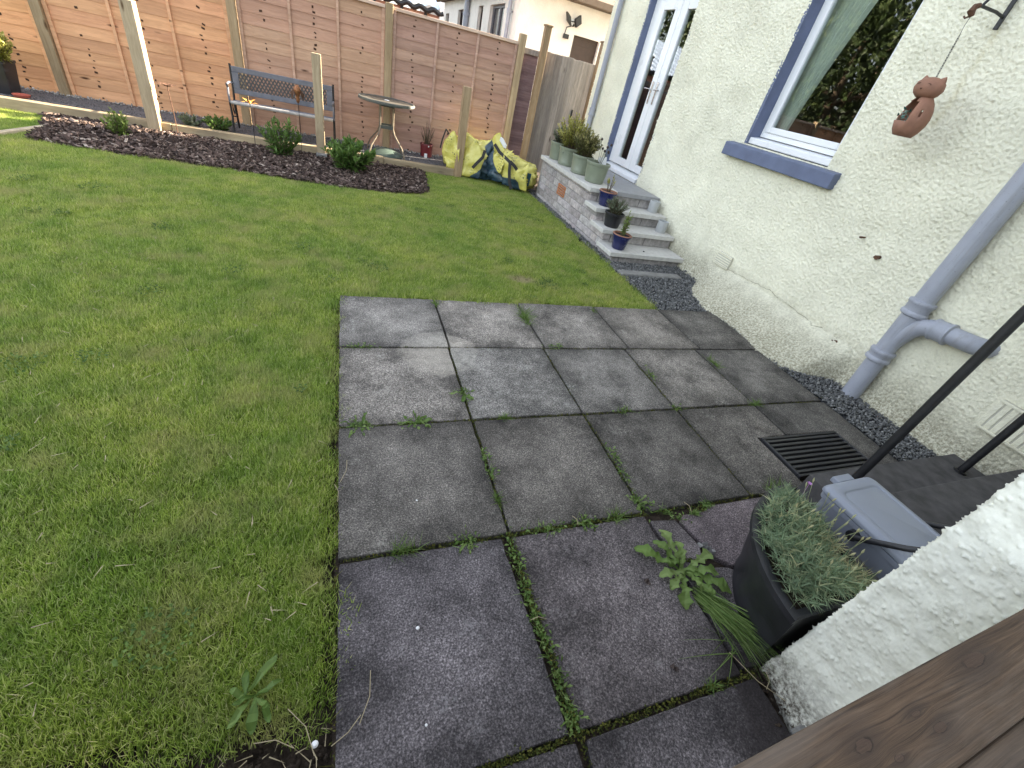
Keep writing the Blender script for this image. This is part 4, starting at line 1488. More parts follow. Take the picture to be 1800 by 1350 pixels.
def quarter(r, z, n=20, off=0.0, rc=.035):
    """quarter disc outline: corner at origin, arc from -X round to +Y"""
    pts = []
    for k in range(n + 1):
        a = math.pi - (math.pi / 2) * k / n
        pts.append((r * math.cos(a) + 0, r * math.sin(a), z))
    pts.append((off, off + .0, z))
    return pts


rings = [quarter(.40, 0), quarter(.40, .02), quarter(.435, .17), quarter(.462, .285), quarter(.478, .287), quarter(.48, .312), quarter(.462, .316), quarter(.445, .312), quarter(.44, .27)]
for ri in range(7, 9):
    rings[ri] = [(x * 1.0 - .0 + (-.028 if x > -.03 else 0), y + (.028 if y < .03 else 0), z) for x, y, z in rings[ri]]
rings[6] = [(x + (-.006 if x > -.03 else 0), y + (.006 if y < .03 else 0), z) for x, y, z in rings[6]]
m = MB()
v, f = [], []
n = len(rings[0])
for r_ in rings: v += r_
for i in range(len(rings) - 1):
    for k in range(n): f.append((i * n + k, i * n + (k + 1) % n, (i + 1) * n + (k + 1) % n, (i + 1) * n + k))
f.append(tuple(range(n - 1, -1, -1)))
m.add(v, f)
m.build('tub', BLACKPLASTIC, tub, smooth=35, fixn=True)
m = MB(); m.add([(x * .97, y * .97 + .005, .265) for x, y, z in rings[8]], [tuple(range(n))])
m.build('compost', SOIL, tub)

dn = thing('dianthus_plant', 'blue green needle leaved plant with buds filling the black planter', 'plant', (pc[0], pc[1], .265))
m, mb = MB(), MB()


def blade(m, b, d, up, L, W, tone, bend=.3, seg=3):
    """a curved grass-like blade"""
    d = Vector(d).normalized(); up = Vector(up)
    s = d.cross(up)
    if s.length < 1e-4: s = Vector((1, 0, 0))
    s.normalize()
    p = Vector(b)
    v, f = [], []
    dd = d.copy()
    for i in range(seg + 1):
        t = i / seg
        wv = W * (1 - t ** 1.6) * .5
        if i == seg: v.append(p)
        else: v += [p - s * wv, p + s * wv]
        dd = (dd + Vector((0, 0, -bend / seg))).normalized()
        p = p + dd * L / seg
    for i in range(seg - 1): f.append((2 * i, 2 * i + 1, 2 * i + 3, 2 * i + 2))
    f.append((2 * seg - 2, 2 * seg - 1, 2 * seg))
    m.add(v, f, tone)


for q in range(1050):
    r_ = .44 * math.sqrt(rnd.random()); a = rnd.uniform(math.pi / 2 + .02, math.pi - .03)
    bx, by = r_ * math.cos(a) - .012, r_ * math.sin(a) + .02
    if bx > -.085 or by < .03 or r_ > .418: continue
    dome = .05 * (1 - (r_ / .46) ** 2) * min(1, max(.2, (-bx - .05) / .16)) + .035 * math.sin(bx * 17 + 1) * math.sin(by * 14)
    h = .025 + dome + rnd.uniform(0, .03)
    dead = 1.0 if (bx > -.17 and by < .22 and rnd.random() < .55) else 0.0
    out = Vector((bx + .22, by - .2, 0)) * 1.2
    stem = Vector((out.x + rnd.gauss(0, .5), out.y + rnd.gauss(0, .5), 1.0)).normalized()
    c = Vector((bx, by, h))
    tn = min(1, max(0, rnd.gauss(.45, .18))) if not dead else .98
    for k in range(9):
        t = k / 9
        d = stem * (.35 + .5 * t) + rdir() * .75
        if d.z < -.1: d.z = .05
        blade(m, c + stem * .045 * t, d, rdir(), rnd.uniform(.026, .06), rnd.uniform(.003, .0046), min(1, tn + rnd.uniform(-.12, .12)), .35, 2)
m.build('foliage', LEAF_DIANTHUS, dn)
for q in range(34):
    r_ = .42 * math.sqrt(rnd.random()); a = rnd.uniform(math.pi / 2 + .05, math.pi - .05)
    bx, by = r_ * math.cos(a), r_ * math.sin(a)
    d = Vector((rnd.gauss(0, .25), rnd.gauss(0, .25), 1)).normalized()
    L = rnd.uniform(.09, .16)
    p0 = Vector((bx - .01, by + .01, .05)); p1 = p0 + d * L
    mb.tube([p0, p0.lerp(p1, .5) + rdir() * .006, p1], .0011, 4, tone=.75)
    mb.tube([p1, p1 + d * .009, p1 + d * .02], [.0018, .0036, .001], 6, tone=rnd.uniform(.8, 1))
tag(mb.build('buds', LEAF_DIANTHUS, dn), kind='stuff')
m = MB()
fl = Vector((-.045, .40, .15))
for k in range(6):
    a = k * 1.05
    leaf_quad(m, fl, Vector((math.cos(a), math.sin(a), .5)), Vector((0, 0, 1)), .013, .011, .5)
m.tube([(-.045, .385, .05), fl], .001, 4)
m.build('flower', plain('lilac petals', (.42, .2, .45), .6), dn)

cd = thing('food_waste_caddy', 'blue grey lidded plastic caddy with a black carry handle beside the planter', 'caddy', (2.055, .485, 0), rad(2))


def rrect(hx, hy, r, z, n=6, cx=0, cy=0):
    pts = []
    for (sx, sy, a0) in ((1, 1, 0), (-1, 1, math.pi / 2), (-1, -1, math.pi), (1, -1, 1.5 * math.pi)):
        for k in range(n + 1):
            a = a0 + math.pi / 2 * k / n
            pts.append((cx + sx * (hx - r) + r * math.cos(a), cy + sy * (hy - r) + r * math.sin(a), z))
    return pts


def loft(m, rings, cap0=True, cap1=True):
    n = len(rings[0])
    v = [p for r_ in rings for p in r_]
    f = []
    for i in range(len(rings) - 1):
        for k in range(n): f.append((i * n + k, i * n + (k + 1) % n, (i + 1) * n + (k + 1) % n, (i + 1) * n + k))
    if cap0: f.append(tuple(range(n - 1, -1, -1)))
    if cap1: f.append(tuple(range((len(rings) - 1) * n, len(rings) * n)))
    return m.add(v, f)


m = MB()
loft(m, [rrect(.132, .172, .035, 0), rrect(.135, .176, .035, .01), rrect(.148, .19, .035, .30), rrect(.158, .20, .035, .302), rrect(.16, .202, .035, .325), rrect(.15, .192, .035, .327)], True, True)
m.build('body', GREYPLASTIC, cd, smooth=35)
m = MB()
loft(m, [rrect(.15, .192, .03, .328), rrect(.163, .207, .03, .328), rrect(.163, .207, .03, .345), rrect(.152, .196, .03, .362), rrect(.125, .150, .03, .367), rrect(.121, .146, .03, .360), rrect(.118, .143, .03, .3615)], True, True)
m.box(-.06, .05, .200, .235, .332, .358)
m.build('lid', GREYPLASTIC, cd, smooth=35, bevel=.004)
m = MB()
hpts = []
for sgn in (-1, 1):
    m.tube([(sgn * .150, .005, .285), (sgn * .182, .005, .285)], .022, 14)
loop = [(-.186, .0, .285), (-.192, -.06, .345), (-.186, -.13, .41), (-.165, -.168, .445), (-.11, -.19, .463), (0, -.197, .468), (.11, -.19, .463), (.165, -.168, .445), (.190, -.13, .41), (.2, -.06, .345), (.19, .0, .285)]
m.tube(loop, .0115, 10)
m.build('handle', BLACKPLASTIC, cd, smooth=True)

# ================================================================== POTS ON THE STEPS


def pot(name, label, cat, x, y, z, r0, r1, h, mat, rim=.012, soil=True, group=None, bands=False):
    t = thing(name, label, cat, (x, y, z), group=group)
    m = MB()
    pr = [(0, 0), (r0 * .92, 0), (r0, .008)]
    if bands: pr += [(r0 + .003, .012), (r0 + .003, .02), (r0, .024), (r0 + .003, .03), (r0 + .003, .037), (r0 + .001, .042)]
    pr += [(r0 + (r1 - r0) * .85, h * .86), (r1 + rim * .5, h * .88), (r1 + rim * .6, h * .98), (r1 + rim * .2, h), (r1 - .008, h), (r1 - .012, h * .86), (0, h * .86)]
    m.lathe(pr[:-1], 32)
    m.build('body', mat, t, smooth=35)
    if mat is NAVY:
        m = MB(); m.lathe([(r1 + rim * .62, h * .955), (r1 + rim * .75, h * .985), (r1, h + .004), (r1 - .009, h + .002), (r1 - .012, h * .9)], 32)
        m.build('rim', TERRA, t, smooth=True)
    if soil:
        m = MB(); m.lathe([(0, h * .87), (r1 - .010, h * .865)], 24); m.build('compost', SOIL, t)
    return t


SG = 'sage green pots along the landing edge'
pot('plant_pot', 'sage green pot holding a small grey green shrub, furthest along the landing', 'plant pot', 2.915, 6.46, .555, .115, .132, .225, SAGE, group=SG)
pot('plant_pot', 'sage green pot with raised dots under the tall yellow variegated shrub', 'plant pot', 2.915, 6.11, .555, .118, .136, .225, SAGE, group=SG, bands=True)
pot('plant_pot', 'sage green ribbed pot under the shorter dark and yellow shrub', 'plant pot', 2.92, 5.66, .555, .118, .136, .22, SAGE, group=SG, bands=True)
pot('plant_pot', 'sage green pot with dry seed heads and a white card on the landing', 'plant pot', 2.94, 5.25, .555, .122, .145, .23, SAGE, group=SG)
m = MB()
for k in range(9):
    a = k * .7 + 2.2
    c = Vector((2.915 + .131 * math.cos(a), 6.11 + .131 * math.sin(a), .555 + .155))
    m.lathe([(0, -.012), (.010, -.006), (.012, 0), (.010, .006), (0, .012)], 8, c)
pots = [o for o in COL.objects if o.name.startswith('plant_pot')]
dd = m.build('raised_dots', SAGE, None, smooth=True)
dd.parent = pots[1]; dd.matrix_parent_inverse = Matrix.Translation((-2.915, -6.11, -.555))
m = MB(); m.obox((.06, .03, .235), (.045, -.02, .012), (0, .0008, 0), (-.012, 0, .052)); m.build('label_card', WHITECARD, pots[3])
BG = 'navy pots with terracotta rims on the steps'
pot('plant_pot', 'navy blue pot with a terracotta rim and bare woody twig, on the third step', 'plant pot', 2.925, 4.80, .400, .075, .103, .165, NAVY, group=BG)
pot('plant_pot', 'plain black pot with a bushy grey green plant, on the middle step', 'plant pot', 2.915, 4.50, .250, .085, .112, .16, BLACKPLASTIC)
pot('plant_pot', 'navy blue pot with a terracotta rim and pale green shoot, on the bottom step', 'plant pot', 2.905, 4.20, .100, .075, .103, .165, NAVY, group=BG)
for (x, y, z, lb) in ((3.64, 4.82, .400, 'small pale grey cylinder pot against the wall on the upper step'), (3.64, 4.52, .250, 'small pale grey cylinder pot against the wall on the lower step')):
    t = thing('candle_pot', lb, 'pot', (x, y, z), group='pale grey pots at the wall end of the steps')
    m = MB(); m.lathe([(0, 0), (.060, 0), (.064, .006), (.065, .130), (.061, .133), (.056, .13), (.055, .03), (0, .03)], 24); m.build('body', LIGHTGREYPOT, t, smooth=35)
    m = MB()
    for k in range(14): blade(m, (rnd.uniform(-.03, .03), rnd.uniform(-.03, .03), .09), (rnd.gauss(.1, .4), rnd.gauss(-.25, .4), .8), rdir(), rnd.uniform(.05, .09), .006, rnd.random(), .5)
    m.build('sprig', LEAF_GREY, t)


def shrub(name, label, x, y, z, R, H, nst, nlf, L, W, mat, spread=.8, lo=.15, fold=.2, group=None, stemmat=None, cat='plant', upright=.8):
    t = thing(name, label, cat, (x, y, z), group=group)
    ms, ml = MB(), MB()
    for i in range(nst):
        a = rnd.uniform(0, 6.28); rr = R * math.sqrt(rnd.random())
        hh = H * (1 - .45 * (rr / R) ** 2) * rnd.uniform(.72, 1.05)
        p0 = Vector((math.cos(a) * rr * .25, math.sin(a) * rr * .25, 0))
        p2 = Vector((math.cos(a) * rr, math.sin(a) * rr, hh))
        p1 = p0.lerp(p2, .5) + Vector((0, 0, hh * .12))
        ms.tube([p0, p1, p2], [.004, .003, .0015], 5)
        tb = rnd.gauss(.5, .16)
        for k in range(nlf):
            t_ = lo + (1 - lo) * (k + rnd.random()) / nlf
            p = (p0.lerp(p1, t_ * 2) if t_ < .5 else p1.lerp(p2, t_ * 2 - 1))
            out = Vector((math.cos(a), math.sin(a), 0)) * .35 + rdir() * spread + Vector((0, 0, upright * (.3 + t_)))
            s_ = rnd.uniform(.7, 1.15) * (1 - .3 * t_)
            leaf_quad(ml, p, out, Vector((rnd.gauss(0, .4), rnd.gauss(0, .4), 1)), L * s_, W * s_, min(1, max(0, tb * .6 + .35 * t_ + rnd.uniform(-.15, .15))), fold)
    ms.build('stem', stemmat or BARK, t)
    ml.build('foliage', mat, t)
    return t


shrub('potted_shrub', 'small grey green shrub in the furthest sage pot', 2.915, 6.46, .745, .16, .25, 40, 20, .045, .014, LEAF_GREY)
shrub('potted_shrub', 'tall yellow variegated shrub, second from the gate on the landing', 2.915, 6.11, .745, .24, .46, 80, 26, .052, .022, LEAF_YELLOW)
shrub('potted_shrub', 'dark and yellow variegated shrub in front of the taller yellow one', 2.92, 5.66, .74, .21, .34, 76, 24, .055, .022, leafmat('yellow tipped leaves', (.03, .045, .016), (.13, .14, .045), (.6, .52, .22)))
t = thing('dry_seed_heads', 'dry dark seed heads on thin stems in the pot with the white card', 'plant', (2.94, 5.25, .745))
m, m2 = MB(), MB()
for k in range(7):
    p1 = Vector((rnd.uniform(-.05, .09), rnd.uniform(-.07, .07), rnd.uniform(.16, .30)))
    m.tube([(p1.x * .3, p1.y * .3, 0), p1 * .6, p1], .0025, 5)
    m2.lathe([(0, -.016), (.012, -.008), (.016, .002), (.009, .014), (0, .018)], 8, p1)
for k in range(24): blade(m, (rnd.uniform(-.06, .06), rnd.uniform(-.06, .06), 0), (rnd.gauss(0, .5), rnd.gauss(0, .5), .8), rdir(), rnd.uniform(.06, .13), .007, 0)
m.build('stem', leafmat('dry grey stems', (.12, .14, .09), (.2, .22, .15), (.3, .3, .2)), t); m2.build('seed_head', plain('dark seed head', (.05, .035, .03), .9), t, smooth=True)
t = shrub('potted_shrub', 'bare twiggy stem with a few yellow leaves in the upper navy pot', 2.925, 4.80, .54, .06, .24, 7, 7, .035, .02, LEAF_YELLOW, lo=.5)
shrub('potted_shrub', 'bushy grey green plant in the plain black pot', 2.915, 4.50, .385, .15, .19, 90, 20, .034, .008, LEAF_GREY, lo=.1)
shrub('potted_shrub', 'slender pale green shoot in the lowest navy pot', 2.905, 4.20, .24, .05, .26, 7, 20, .055, .02, leafmat('pale green shoot', (.09, .14, .03), (.2, .28, .07), (.35, .4, .15)), lo=.05)
m = MB(); m.lathe([(0, 0), (.012, .003), (.01, .01), (0, .013)], 10, (3.24, 4.16, .1015))
tag(m.build('pebble', plain('dark pebble', (.03, .03, .03), .6), None, smooth=True), 'tiny dark pebble lying on the bottom step', 'pebble')


# ================================================================== BENCH, TABLE, ORNAMENTS BEHIND THE SLEEPER
PZ = .072
bn = thing('garden_bench', 'blue grey garden bench with a lattice back and black legs against the fence', 'bench', (-.745, 7.45, PZ))
BXa, BXb = -.60, .60
m = MB()
yb = .12
for (a, b, c, d) in ((BXa, BXb, .655, .715), (BXa, BXb, .415, .475), (BXa, BXa + .075, .475, .655), (BXb - .075, BXb, .475, .655)):
    m.box(a, b, yb - .012, yb + .012, c, d)
m.build('backrest_frame', BENCHMETAL, bn, bevel=.004)
m = MB()
n = 24
for i in range(-4, n + 4):
    for s in (-1, 1):
        xs = BXa + .075 + (BXb - BXa - .15) * i / n
        x1, x2 = xs, xs + s * .115
        z1, z2 = .475, .655
        lo, hi = BXa + .077, BXb - .077
        # clip to the opening
        def cl(xa, za, xb, zb):
            t0, t1 = 0, 1
            for edge in (0, 1):
                if xb == xa: continue
                t = ((lo if edge == 0 else hi) - xa) / (xb - xa)
                goes_in = (xb > xa) == (edge == 0)
                if goes_in: t0 = max(t0, t)
                else: t1 = min(t1, t)
            if t0 >= t1: return None
            return (xa + (xb - xa) * t0, za + (zb - za) * t0, xa + (xb - xa) * t1, za + (zb - za) * t1)
        q = cl(x1, z1, x2, z2)
        if q:
            A, B_ = Vector((q[0], yb + .002 * s, q[1])), Vector((q[2], yb + .002 * s, q[3]))
            dv = (B_ - A)
            if dv.length > .01:
                nn = Vector((-dv.z, 0, dv.x)).normalized()
                m.obox((A + B_) / 2, dv / 2, (0, .003, 0), nn * .0085)
m.build('lattice', LATTICE, bn)
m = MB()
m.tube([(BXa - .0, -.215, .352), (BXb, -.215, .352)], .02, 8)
m.build('seat_edge', SUNLITMETAL, bn, smooth=True)
for i in range(4):
    m = MB(); m.box(BXa + .002, BXb - .002, -.155 + i * .068, -.103 + i * .068, .342 - i * .006, .362 - i * .006)
    m.build('seat_slat', BENCHMETAL, bn, bevel=.004)
for s in (-1, 1):
    x = s * .612
    m = MB()
    m.tube([(x, .13, .735), (x, .125, .5), (x, .10, .33), (x, .14, .12), (x, .17, 0)], .013, 8)
    m.tube([(x, -.20, .34), (x, -.17, .2), (x, -.22, 0)], .013, 8)
    m.tube([(x, -.2, .34), (x, 0, .325), (x, .1, .33)], .012, 8)
    m.tube([(x, -.19, .2), (x, 0, .16), (x, .13, .16)], .008, 6)
    m.tube([(x, -.07, .33), (x, -.05, .24), (x, .0, .19), (x, .05, .24), (x, .04, .3)], .007, 6)
    m.build('leg', BLACKMETAL, bn, smooth=True)
    m = MB()
    m.tube([(x, -.20, .35), (x, -.215, .44), (x, -.195, .51), (x, -.235, .545), (x, -.10, .555), (x, .11, .53)], .012, 8)
    m.build('armrest', BENCHMETAL, bn, smooth=True)

tb = thing('bistro_table', 'round grey green glass topped bistro table with splayed thin legs', 'table', (.575, 7.43, PZ))
m = MB()
m.lathe([(0, .662), (.36, .662), (.385, .668), (.39, .685), (.385, .70), (.362, .702), (.355, .692), (0, .692)], 48)
m.build('table_top', TABLEGREEN, tb, smooth=35)
m = MB(); m.lathe([(0, .6935), (.352, .6935)], 48); m.build('glass', plain('mottled glass', (.10, .09, .075), .5, .25, 30, spec=.2), tb)
m = MB(); m.lathe([(0, .70), (.032, .70), (.036, .695)], 16); m.build('hole_cap', PVC, tb)
m = MB()
for k in range(4):
    a = math.pi / 4 + k * math.pi / 2
    c, s = math.cos(a), math.sin(a)
    m = MB()
    m.tube([(c * .13, s * .13, .66), (c * .125, s * .125, .36), (c * .16, s * .16, .28), (c * .30, s * .30, .14), (c * .345, s * .345, .05), (c * .35, s * .35, 0)], .011, 8)
    m.build('leg', GALV, tb, smooth=True)
for z in (.645, .37):
    m = MB()
    p = [(math.cos(math.pi / 4 + k * math.pi / 2) * .13, math.sin(math.pi / 4 + k * math.pi / 2) * .13) for k in range(4)]
    for k in range(4):
        A, B_ = Vector((*p[k], z)), Vector((*p[(k + 1) % 4], z))
        m.obox((A + B_) / 2, (B_ - A) / 2, (B_ - A).cross(Vector((0, 0, 1))).normalized() * .006, (0, 0, .022))
    m.build('brace', TABLEGREEN, tb)
pb = thing('parasol_base', 'round dark green parasol base on the path under the table', 'parasol base', (.575, 7.41, PZ))
m = MB(); m.lathe([(0, 0), (.235, 0), (.242, .012), (.236, .03), (.12, .075), (.05, .09), (.03, .092), (.028, .05)], 40); m.build('base', PARASOLBASE, pb, smooth=35)
m = MB(); m.lathe([(0, .06), (.027, .06)], 16); m.build('socket', BLACKMETAL, pb)
pot('plant_pot', 'dark red pot with a wispy plant and white tag beside the table', 'plant pot', 1.225, 7.75, PZ, .085, .10, .19, REDPOT, .006)
rp = [o for o in COL.objects if o.name.startswith('plant_pot')][-1]
m = MB(); m.obox((-.02, -.1, .03), (.022, 0, 0), (0, .003, .0), (0, .0, .03)); m.obox((.015, -.104, .165), (.008, 0, 0), (0, .002, 0), (0, 0, .01)); m.build('price_tag', WHITECARD, rp)
shrub('wispy_plant', 'thin wispy grey green plant growing in the dark red pot', 1.225, 7.75, PZ + .16, .13, .34, 26, 9, .022, .005, LEAF_GREY, lo=.3)

lp = thing('tall_planter', 'tall black tapered planter at the far left end of the path', 'planter', (-3.70, 7.50, PZ))
m = MB(); loft(m, [rrect(.10, .10, .012, 0), rrect(.135, .135, .012, .30), rrect(.142, .142, .012, .302), rrect(.142, .142, .012, .325), rrect(.128, .128, .012, .325), rrect(.12, .12, .012, .29)], True, True)
m.build('body', BLACKPLASTIC, lp, smooth=30)
shrub('potted_shrub', 'sunlit yellow leaved shrub in the tall black planter at the far left', -3.62, 7.45, .36, .17, .36, 40, 16, .07, .042, LEAF_YELLOW)
t = thing('clay_saucer', 'red clay saucer lying on the path beside the tall black planter', 'saucer', (-3.50, 7.36, PZ))
m = MB(); m.lathe([(0, .004), (.065, .004), (.08, .03), (.072, .03), (.06, .012), (0, .012)], 20); m.build('dish', plain('red clay', (.36, .09, .06), .8), t, smooth=True)


def stake(x, y, h, label, r=.004, mat=RUSTMETAL):
    t = thing('garden_ornament', label, 'garden ornament', (x, y, -.02))
    m = MB(); m.tube([(0, 0, 0), (.004, 0, h * .5), (0, 0, h)], r, 6); m.build('rod', mat, t)
    return t


t = stake(-1.93, 6.99, .53, 'rusty stake topped with a shallow flower dish, left of the bench', r=.0055)
m = MB()
m.lathe([(0, .525), (.03, .53), (.05, .545), (.046, .548), (.02, .536), (0, .535)], 16)
for k in range(9):
    a = k * .7
    leaf_quad(m, Vector((.045 * math.cos(a), .045 * math.sin(a), .54)), Vector((math.cos(a), math.sin(a), .15)), Vector((0, 0, 1)), .055, .036, .5, .1)
m.build('flower_dish', RUSTMETAL, t, smooth=True)
t = stake(-1.095, 7.0, .50, 'orange metal flower on a dark stake in front of the bench seat', mat=BLACKMETAL)
m = MB()
for k in range(7):
    a = k * .9
    leaf_quad(m, Vector((.01 * math.cos(a), .01 * math.sin(a), .505)), Vector((math.cos(a), math.sin(a), .05 + .45 * (k % 2))), Vector((0, 0, 1)), .095, .036, .5, .12)
m.lathe([(0, .50), (.018, .505), (.015, .53), (0, .535)], 10)
m.build('petals', ORANGEPETAL, t)
t = stake(-.545, 7.0, .66, 'copper coloured bird ornament on a thin stake before the bench back', r=.003, mat=BLACKMETAL)
m = MB()
loft(m, [[(.0 + math.cos(a) * r_ * .8 + .0, math.sin(a) * r_ * .6, z) for a in [2 * math.pi * k / 12 for k in range(12)]] for r_, z in ((.004, .60), (.02, .615), (.028, .64), (.018, .665), (.038, .70), (.05, .74), (.04, .775), (.012, .80))])
m.build('body', plain('tarnished copper', (.30, .13, .06), .35, .4, 40, metal=.6), t, smooth=True)
m = MB()
for s in (-1, 1):
    leaf_quad(m, Vector((s * .03, .0, .76)), Vector((s * .25, .1, -1)), Vector((s, -1, 0)), .13, .06, .5)
m.build('wing', RUSTMETAL, t)

# ---- plants of the mulch bed
shrub('leafy_bush', 'large leafy green bush at the right end of the mulch bed', .06, 6.50, -.02, .37, .40, 46, 24, .115, .042, LEAF_BUSH, lo=.05, fold=.15)
shrub('leafy_bush', 'medium upright green bush in the mulch bed before the bench', -.76, 6.72, -.02, .25, .46, 28, 24, .10, .03, LEAF_BUSH, lo=.05)
shrub('leafy_bush', 'small yellow green seedling bush in the left of the mulch bed', -2.37, 6.55, -.02, .14, .27, 20, 16, .075, .03, leafmat('young yellow green leaves', (.06, .11, .02), (.17, .25, .05), (.32, .38, .1)), lo=.1)
shrub('leafy_bush', 'low dark green clump behind the sleeper, just left of the bench leg', -1.53, 7.26, .06, .19, .19, 34, 18, .06, .026, LEAF_BUSH, lo=.05)
shrub('leafy_bush', 'low sparse green clump behind the sleeper, between rusty stake and dark clump', -1.83, 7.27, .06, .17, .14, 24, 14, .055, .022, LEAF_GREY, lo=.05)


# ---- yellow sacks
def vnoise(p, seed, sc):
    q = Vector((p[0] * sc + seed * 3.1, p[1] * sc - seed * 1.7, p[2] * sc + seed))
    from mathutils import noise as N
    return N.noise_vector(q)


def sack(name, label, loc, rz, sx, sy, sz, mat, seed, shape):
    t = thing(name, label, 'sack', loc, rz)
    bm = bmesh.new()
    bmesh.ops.create_cube(bm, size=2)
    bmesh.ops.subdivide_edges(bm, edges=bm.edges[:], cuts=15, use_grid_fill=True)
    for v in bm.verts:
        p = v.co
        q = Vector((p.x, p.y, p.z))
        # soften the cube towards a cushion
        l4 = (abs(q.x) ** 5 + abs(q.y) ** 5 + abs(q.z) ** 5) ** .2
        q = q / l4
        q = shape(q)
        n1 = vnoise(q, seed, 1.3); n2 = vnoise(q, seed + 5, 3.4); n3 = vnoise(q, seed + 9, 8.0)
        # sharp creases
        cr = abs(vnoise(q, seed + 13, 2.2).x)
        q += n1 * .20 + n2 * .11 + n3 * .035
        q -= p.normalized() * max(0, .16 - cr) * 1.1
        w_ = Vector((q.x * sx, q.y * sy, (q.z + 1) * sz))
        if w_.z < 0: w_.z *= .05
        v.co = w_
    me = bpy.data.meshes.new('bag')
    bm.to_mesh(me); bm.free()
    me.polygons.foreach_set('use_smooth', [True] * len(me.polygons))
    me.materials.append(mat)
    o = bpy.data.objects.new('bag', me)
    COL.objects.link(o); o.parent = t
    return t


def shp1(q):
    q = q.copy()
    top = max(0, q.z)
    q.x += -.12 * top + .25 * (q.z < 0) * 0
    q.x *= 1 - .18 * top
    q.z += .35 * top * (-.5 * q.x + .2)          # high left corner, slumped right
    if q.z > .2 and abs(q.x) < .75 and abs(q.y) < .6: q.z -= .55 * (1 - abs(q.x) / .75)
    q.y *= 1 - .35 * top
    return q


def shp2(q):
    q = q.copy()
    top = max(0, q.z)
    q.z += .55 * top * max(0, -q.x - .3)          # a raised flap at the left
    q.x *= 1 - .1 * top
    q.y *= 1 - .3 * top
    if q.z > .3: q.z -= .3 * max(0, q.x)
    return q


s1 = sack('yellow_sack', 'crumpled yellow and blue bulk sack behind the short post, left of the pair', (1.86, 7.30, 0), rad(-12), .40, .27, .225, BAG1, 3.0, shp1)
s2 = sack('yellow_sack', 'crumpled yellow and blue sack with dark straps against the brick step side', (2.46, 6.98, 0), rad(-32), .37, .25, .215, BAG2, 8.0, shp2)


def strap(parent, pts, wd=.022):
    m = MB()
    pts = [Vector(p) for p in pts]
    for a, b in zip(pts[:-1], pts[1:]):
        d = (b - a)
        s = d.cross(Vector((0, -1, .3))).normalized()
        m.obox((a + b) / 2, d * .52, s * wd, d.cross(s).normalized() * .003)
    return m.build('strap', STRAP, parent)


strap(s1, [(.17, -.33, .43), (.15, -.375, .34), (.08, -.40, .26), (.02, -.41, .18)])
strap(s1, [(-.38, .0, .50), (-.43, -.04, .56), (-.47, -.06, .42), (-.49, -.06, .30)], .01)
strap(s2, [(-.32, -.12, .52), (-.20, -.25, .46), (-.06, -.33, .41), (.02, -.37, .38)])
strap(s2, [(.02, -.37, .39), (.04, -.39, .26), (.07, -.40, .12), (.12, -.40, .03)])
strap(s2, [(.02, -.37, .39), (.10, -.36, .34), (.17, -.34, .27)])
m = MB()
for k in range(7): m.obox((-.24 + k * .012, -.08, .60 - k * .012), (.02, .004, -.006), (0, .014, 0), (.004, 0, .026), 1)
m.build('torn_flap', WHITECARD, s2, bevel=.004)
m = MB(); m.obox((.25, -.285, .20), (.105, -.01, 0), (0, .004, .0), (.01, -.03, .095))
pn = m.build('printed_panel', BLUEPRINT, s2, bevel=.003)
for ch, dx in (('L', -.055), ('e', .02)):
    cu = bpy.data.curves.new('lettering', 'FONT')
    cu.body = ch; cu.size = .13; cu.extrude = .001; cu.offset = .004
    to = bpy.data.objects.new('lettering', cu)
    COL.objects.link(to); to.parent = pn
    to.location = (.25 + dx, -.281 - .1 * dx, .152)
    to.rotation_euler = (rad(107.5), 0, rad(-5))
    cu.materials.append(YELLOWPRINT)
    bpy.context.view_layer.update()
    mt_ = bpy.data.objects.new('lettering', bpy.data.meshes.new_from_object(to))
    COL.objects.link(mt_); mt_.parent = pn; mt_.location = to.location; mt_.rotation_euler = to.rotation_euler
    bpy.data.objects.remove(to); mt_.name = 'lettering'

def flap(parent, corner, eu, ev, mat, seed, nu=14, nv=12, curl=.05):
    """a loose crumpled sheet of the sack, standing or hanging free"""
    m = MB()
    c, eu, ev = Vector(corner), Vector(eu), Vector(ev)
    nrm = eu.cross(ev).normalized()
    v, f = [], []
    for i in range(nu + 1):
        for j in range(nv + 1):
            a, b = i / nu, j / nv
            p = c + eu * a + ev * b * (1 - .25 * math.sin(a * 5 + seed))
            n1 = vnoise(p, seed, 7.0)
            v.append(p + nrm * (curl * math.sin(b * 2.6) + .05 * n1.x + .02 * vnoise(p, seed + 3, 18.0).y) + n1 * .025)
    for i in range(nu):
        for j in range(nv): f.append((i * (nv + 1) + j, (i + 1) * (nv + 1) + j, (i + 1) * (nv + 1) + j + 1, i * (nv + 1) + j + 1))
    m.add(v, f)
    o = m.build('flap', mat, parent, smooth='all')
    md = o.modifiers.new('cloth', 'SOLIDIFY'); md.thickness = .003
    return o


flap(s1, (-.41, -.10, .10), (.26, -.16, -.02), (-.02, -.02, .40), BAG1, 2.0, curl=.08)
flap(s1, (-.22, -.20, .40), (.48, .02, -.04), (.02, .16, .17), BAG1, 5.0)
flap(s1, (-.16, -.27, .02), (.30, -.06, .0), (.06, .05, .40), BAG1, 9.0)
flap(s2, (-.40, .02, .26), (.24, -.10, -.03), (.03, .02, .34), BAG2, 3.0, curl=.08)
flap(s2, (-.42, -.16, .14), (.32, -.18, .04), (.10, .08, .28), BAG2, 6.0)
flap(s2, (-.06, -.30, .04), (.40, -.02, .0), (-.04, .03, .36), BAG2, 11.0)

# ================================================================== WEEDS
jag = [(0, .12), (.16, .2), (.24, .5), (.3, .22), (.42, .3), (.5, .72), (.57, .34), (.68, .5), (.76, .85), (.84, .5), (.94, .35), (1, 0)]


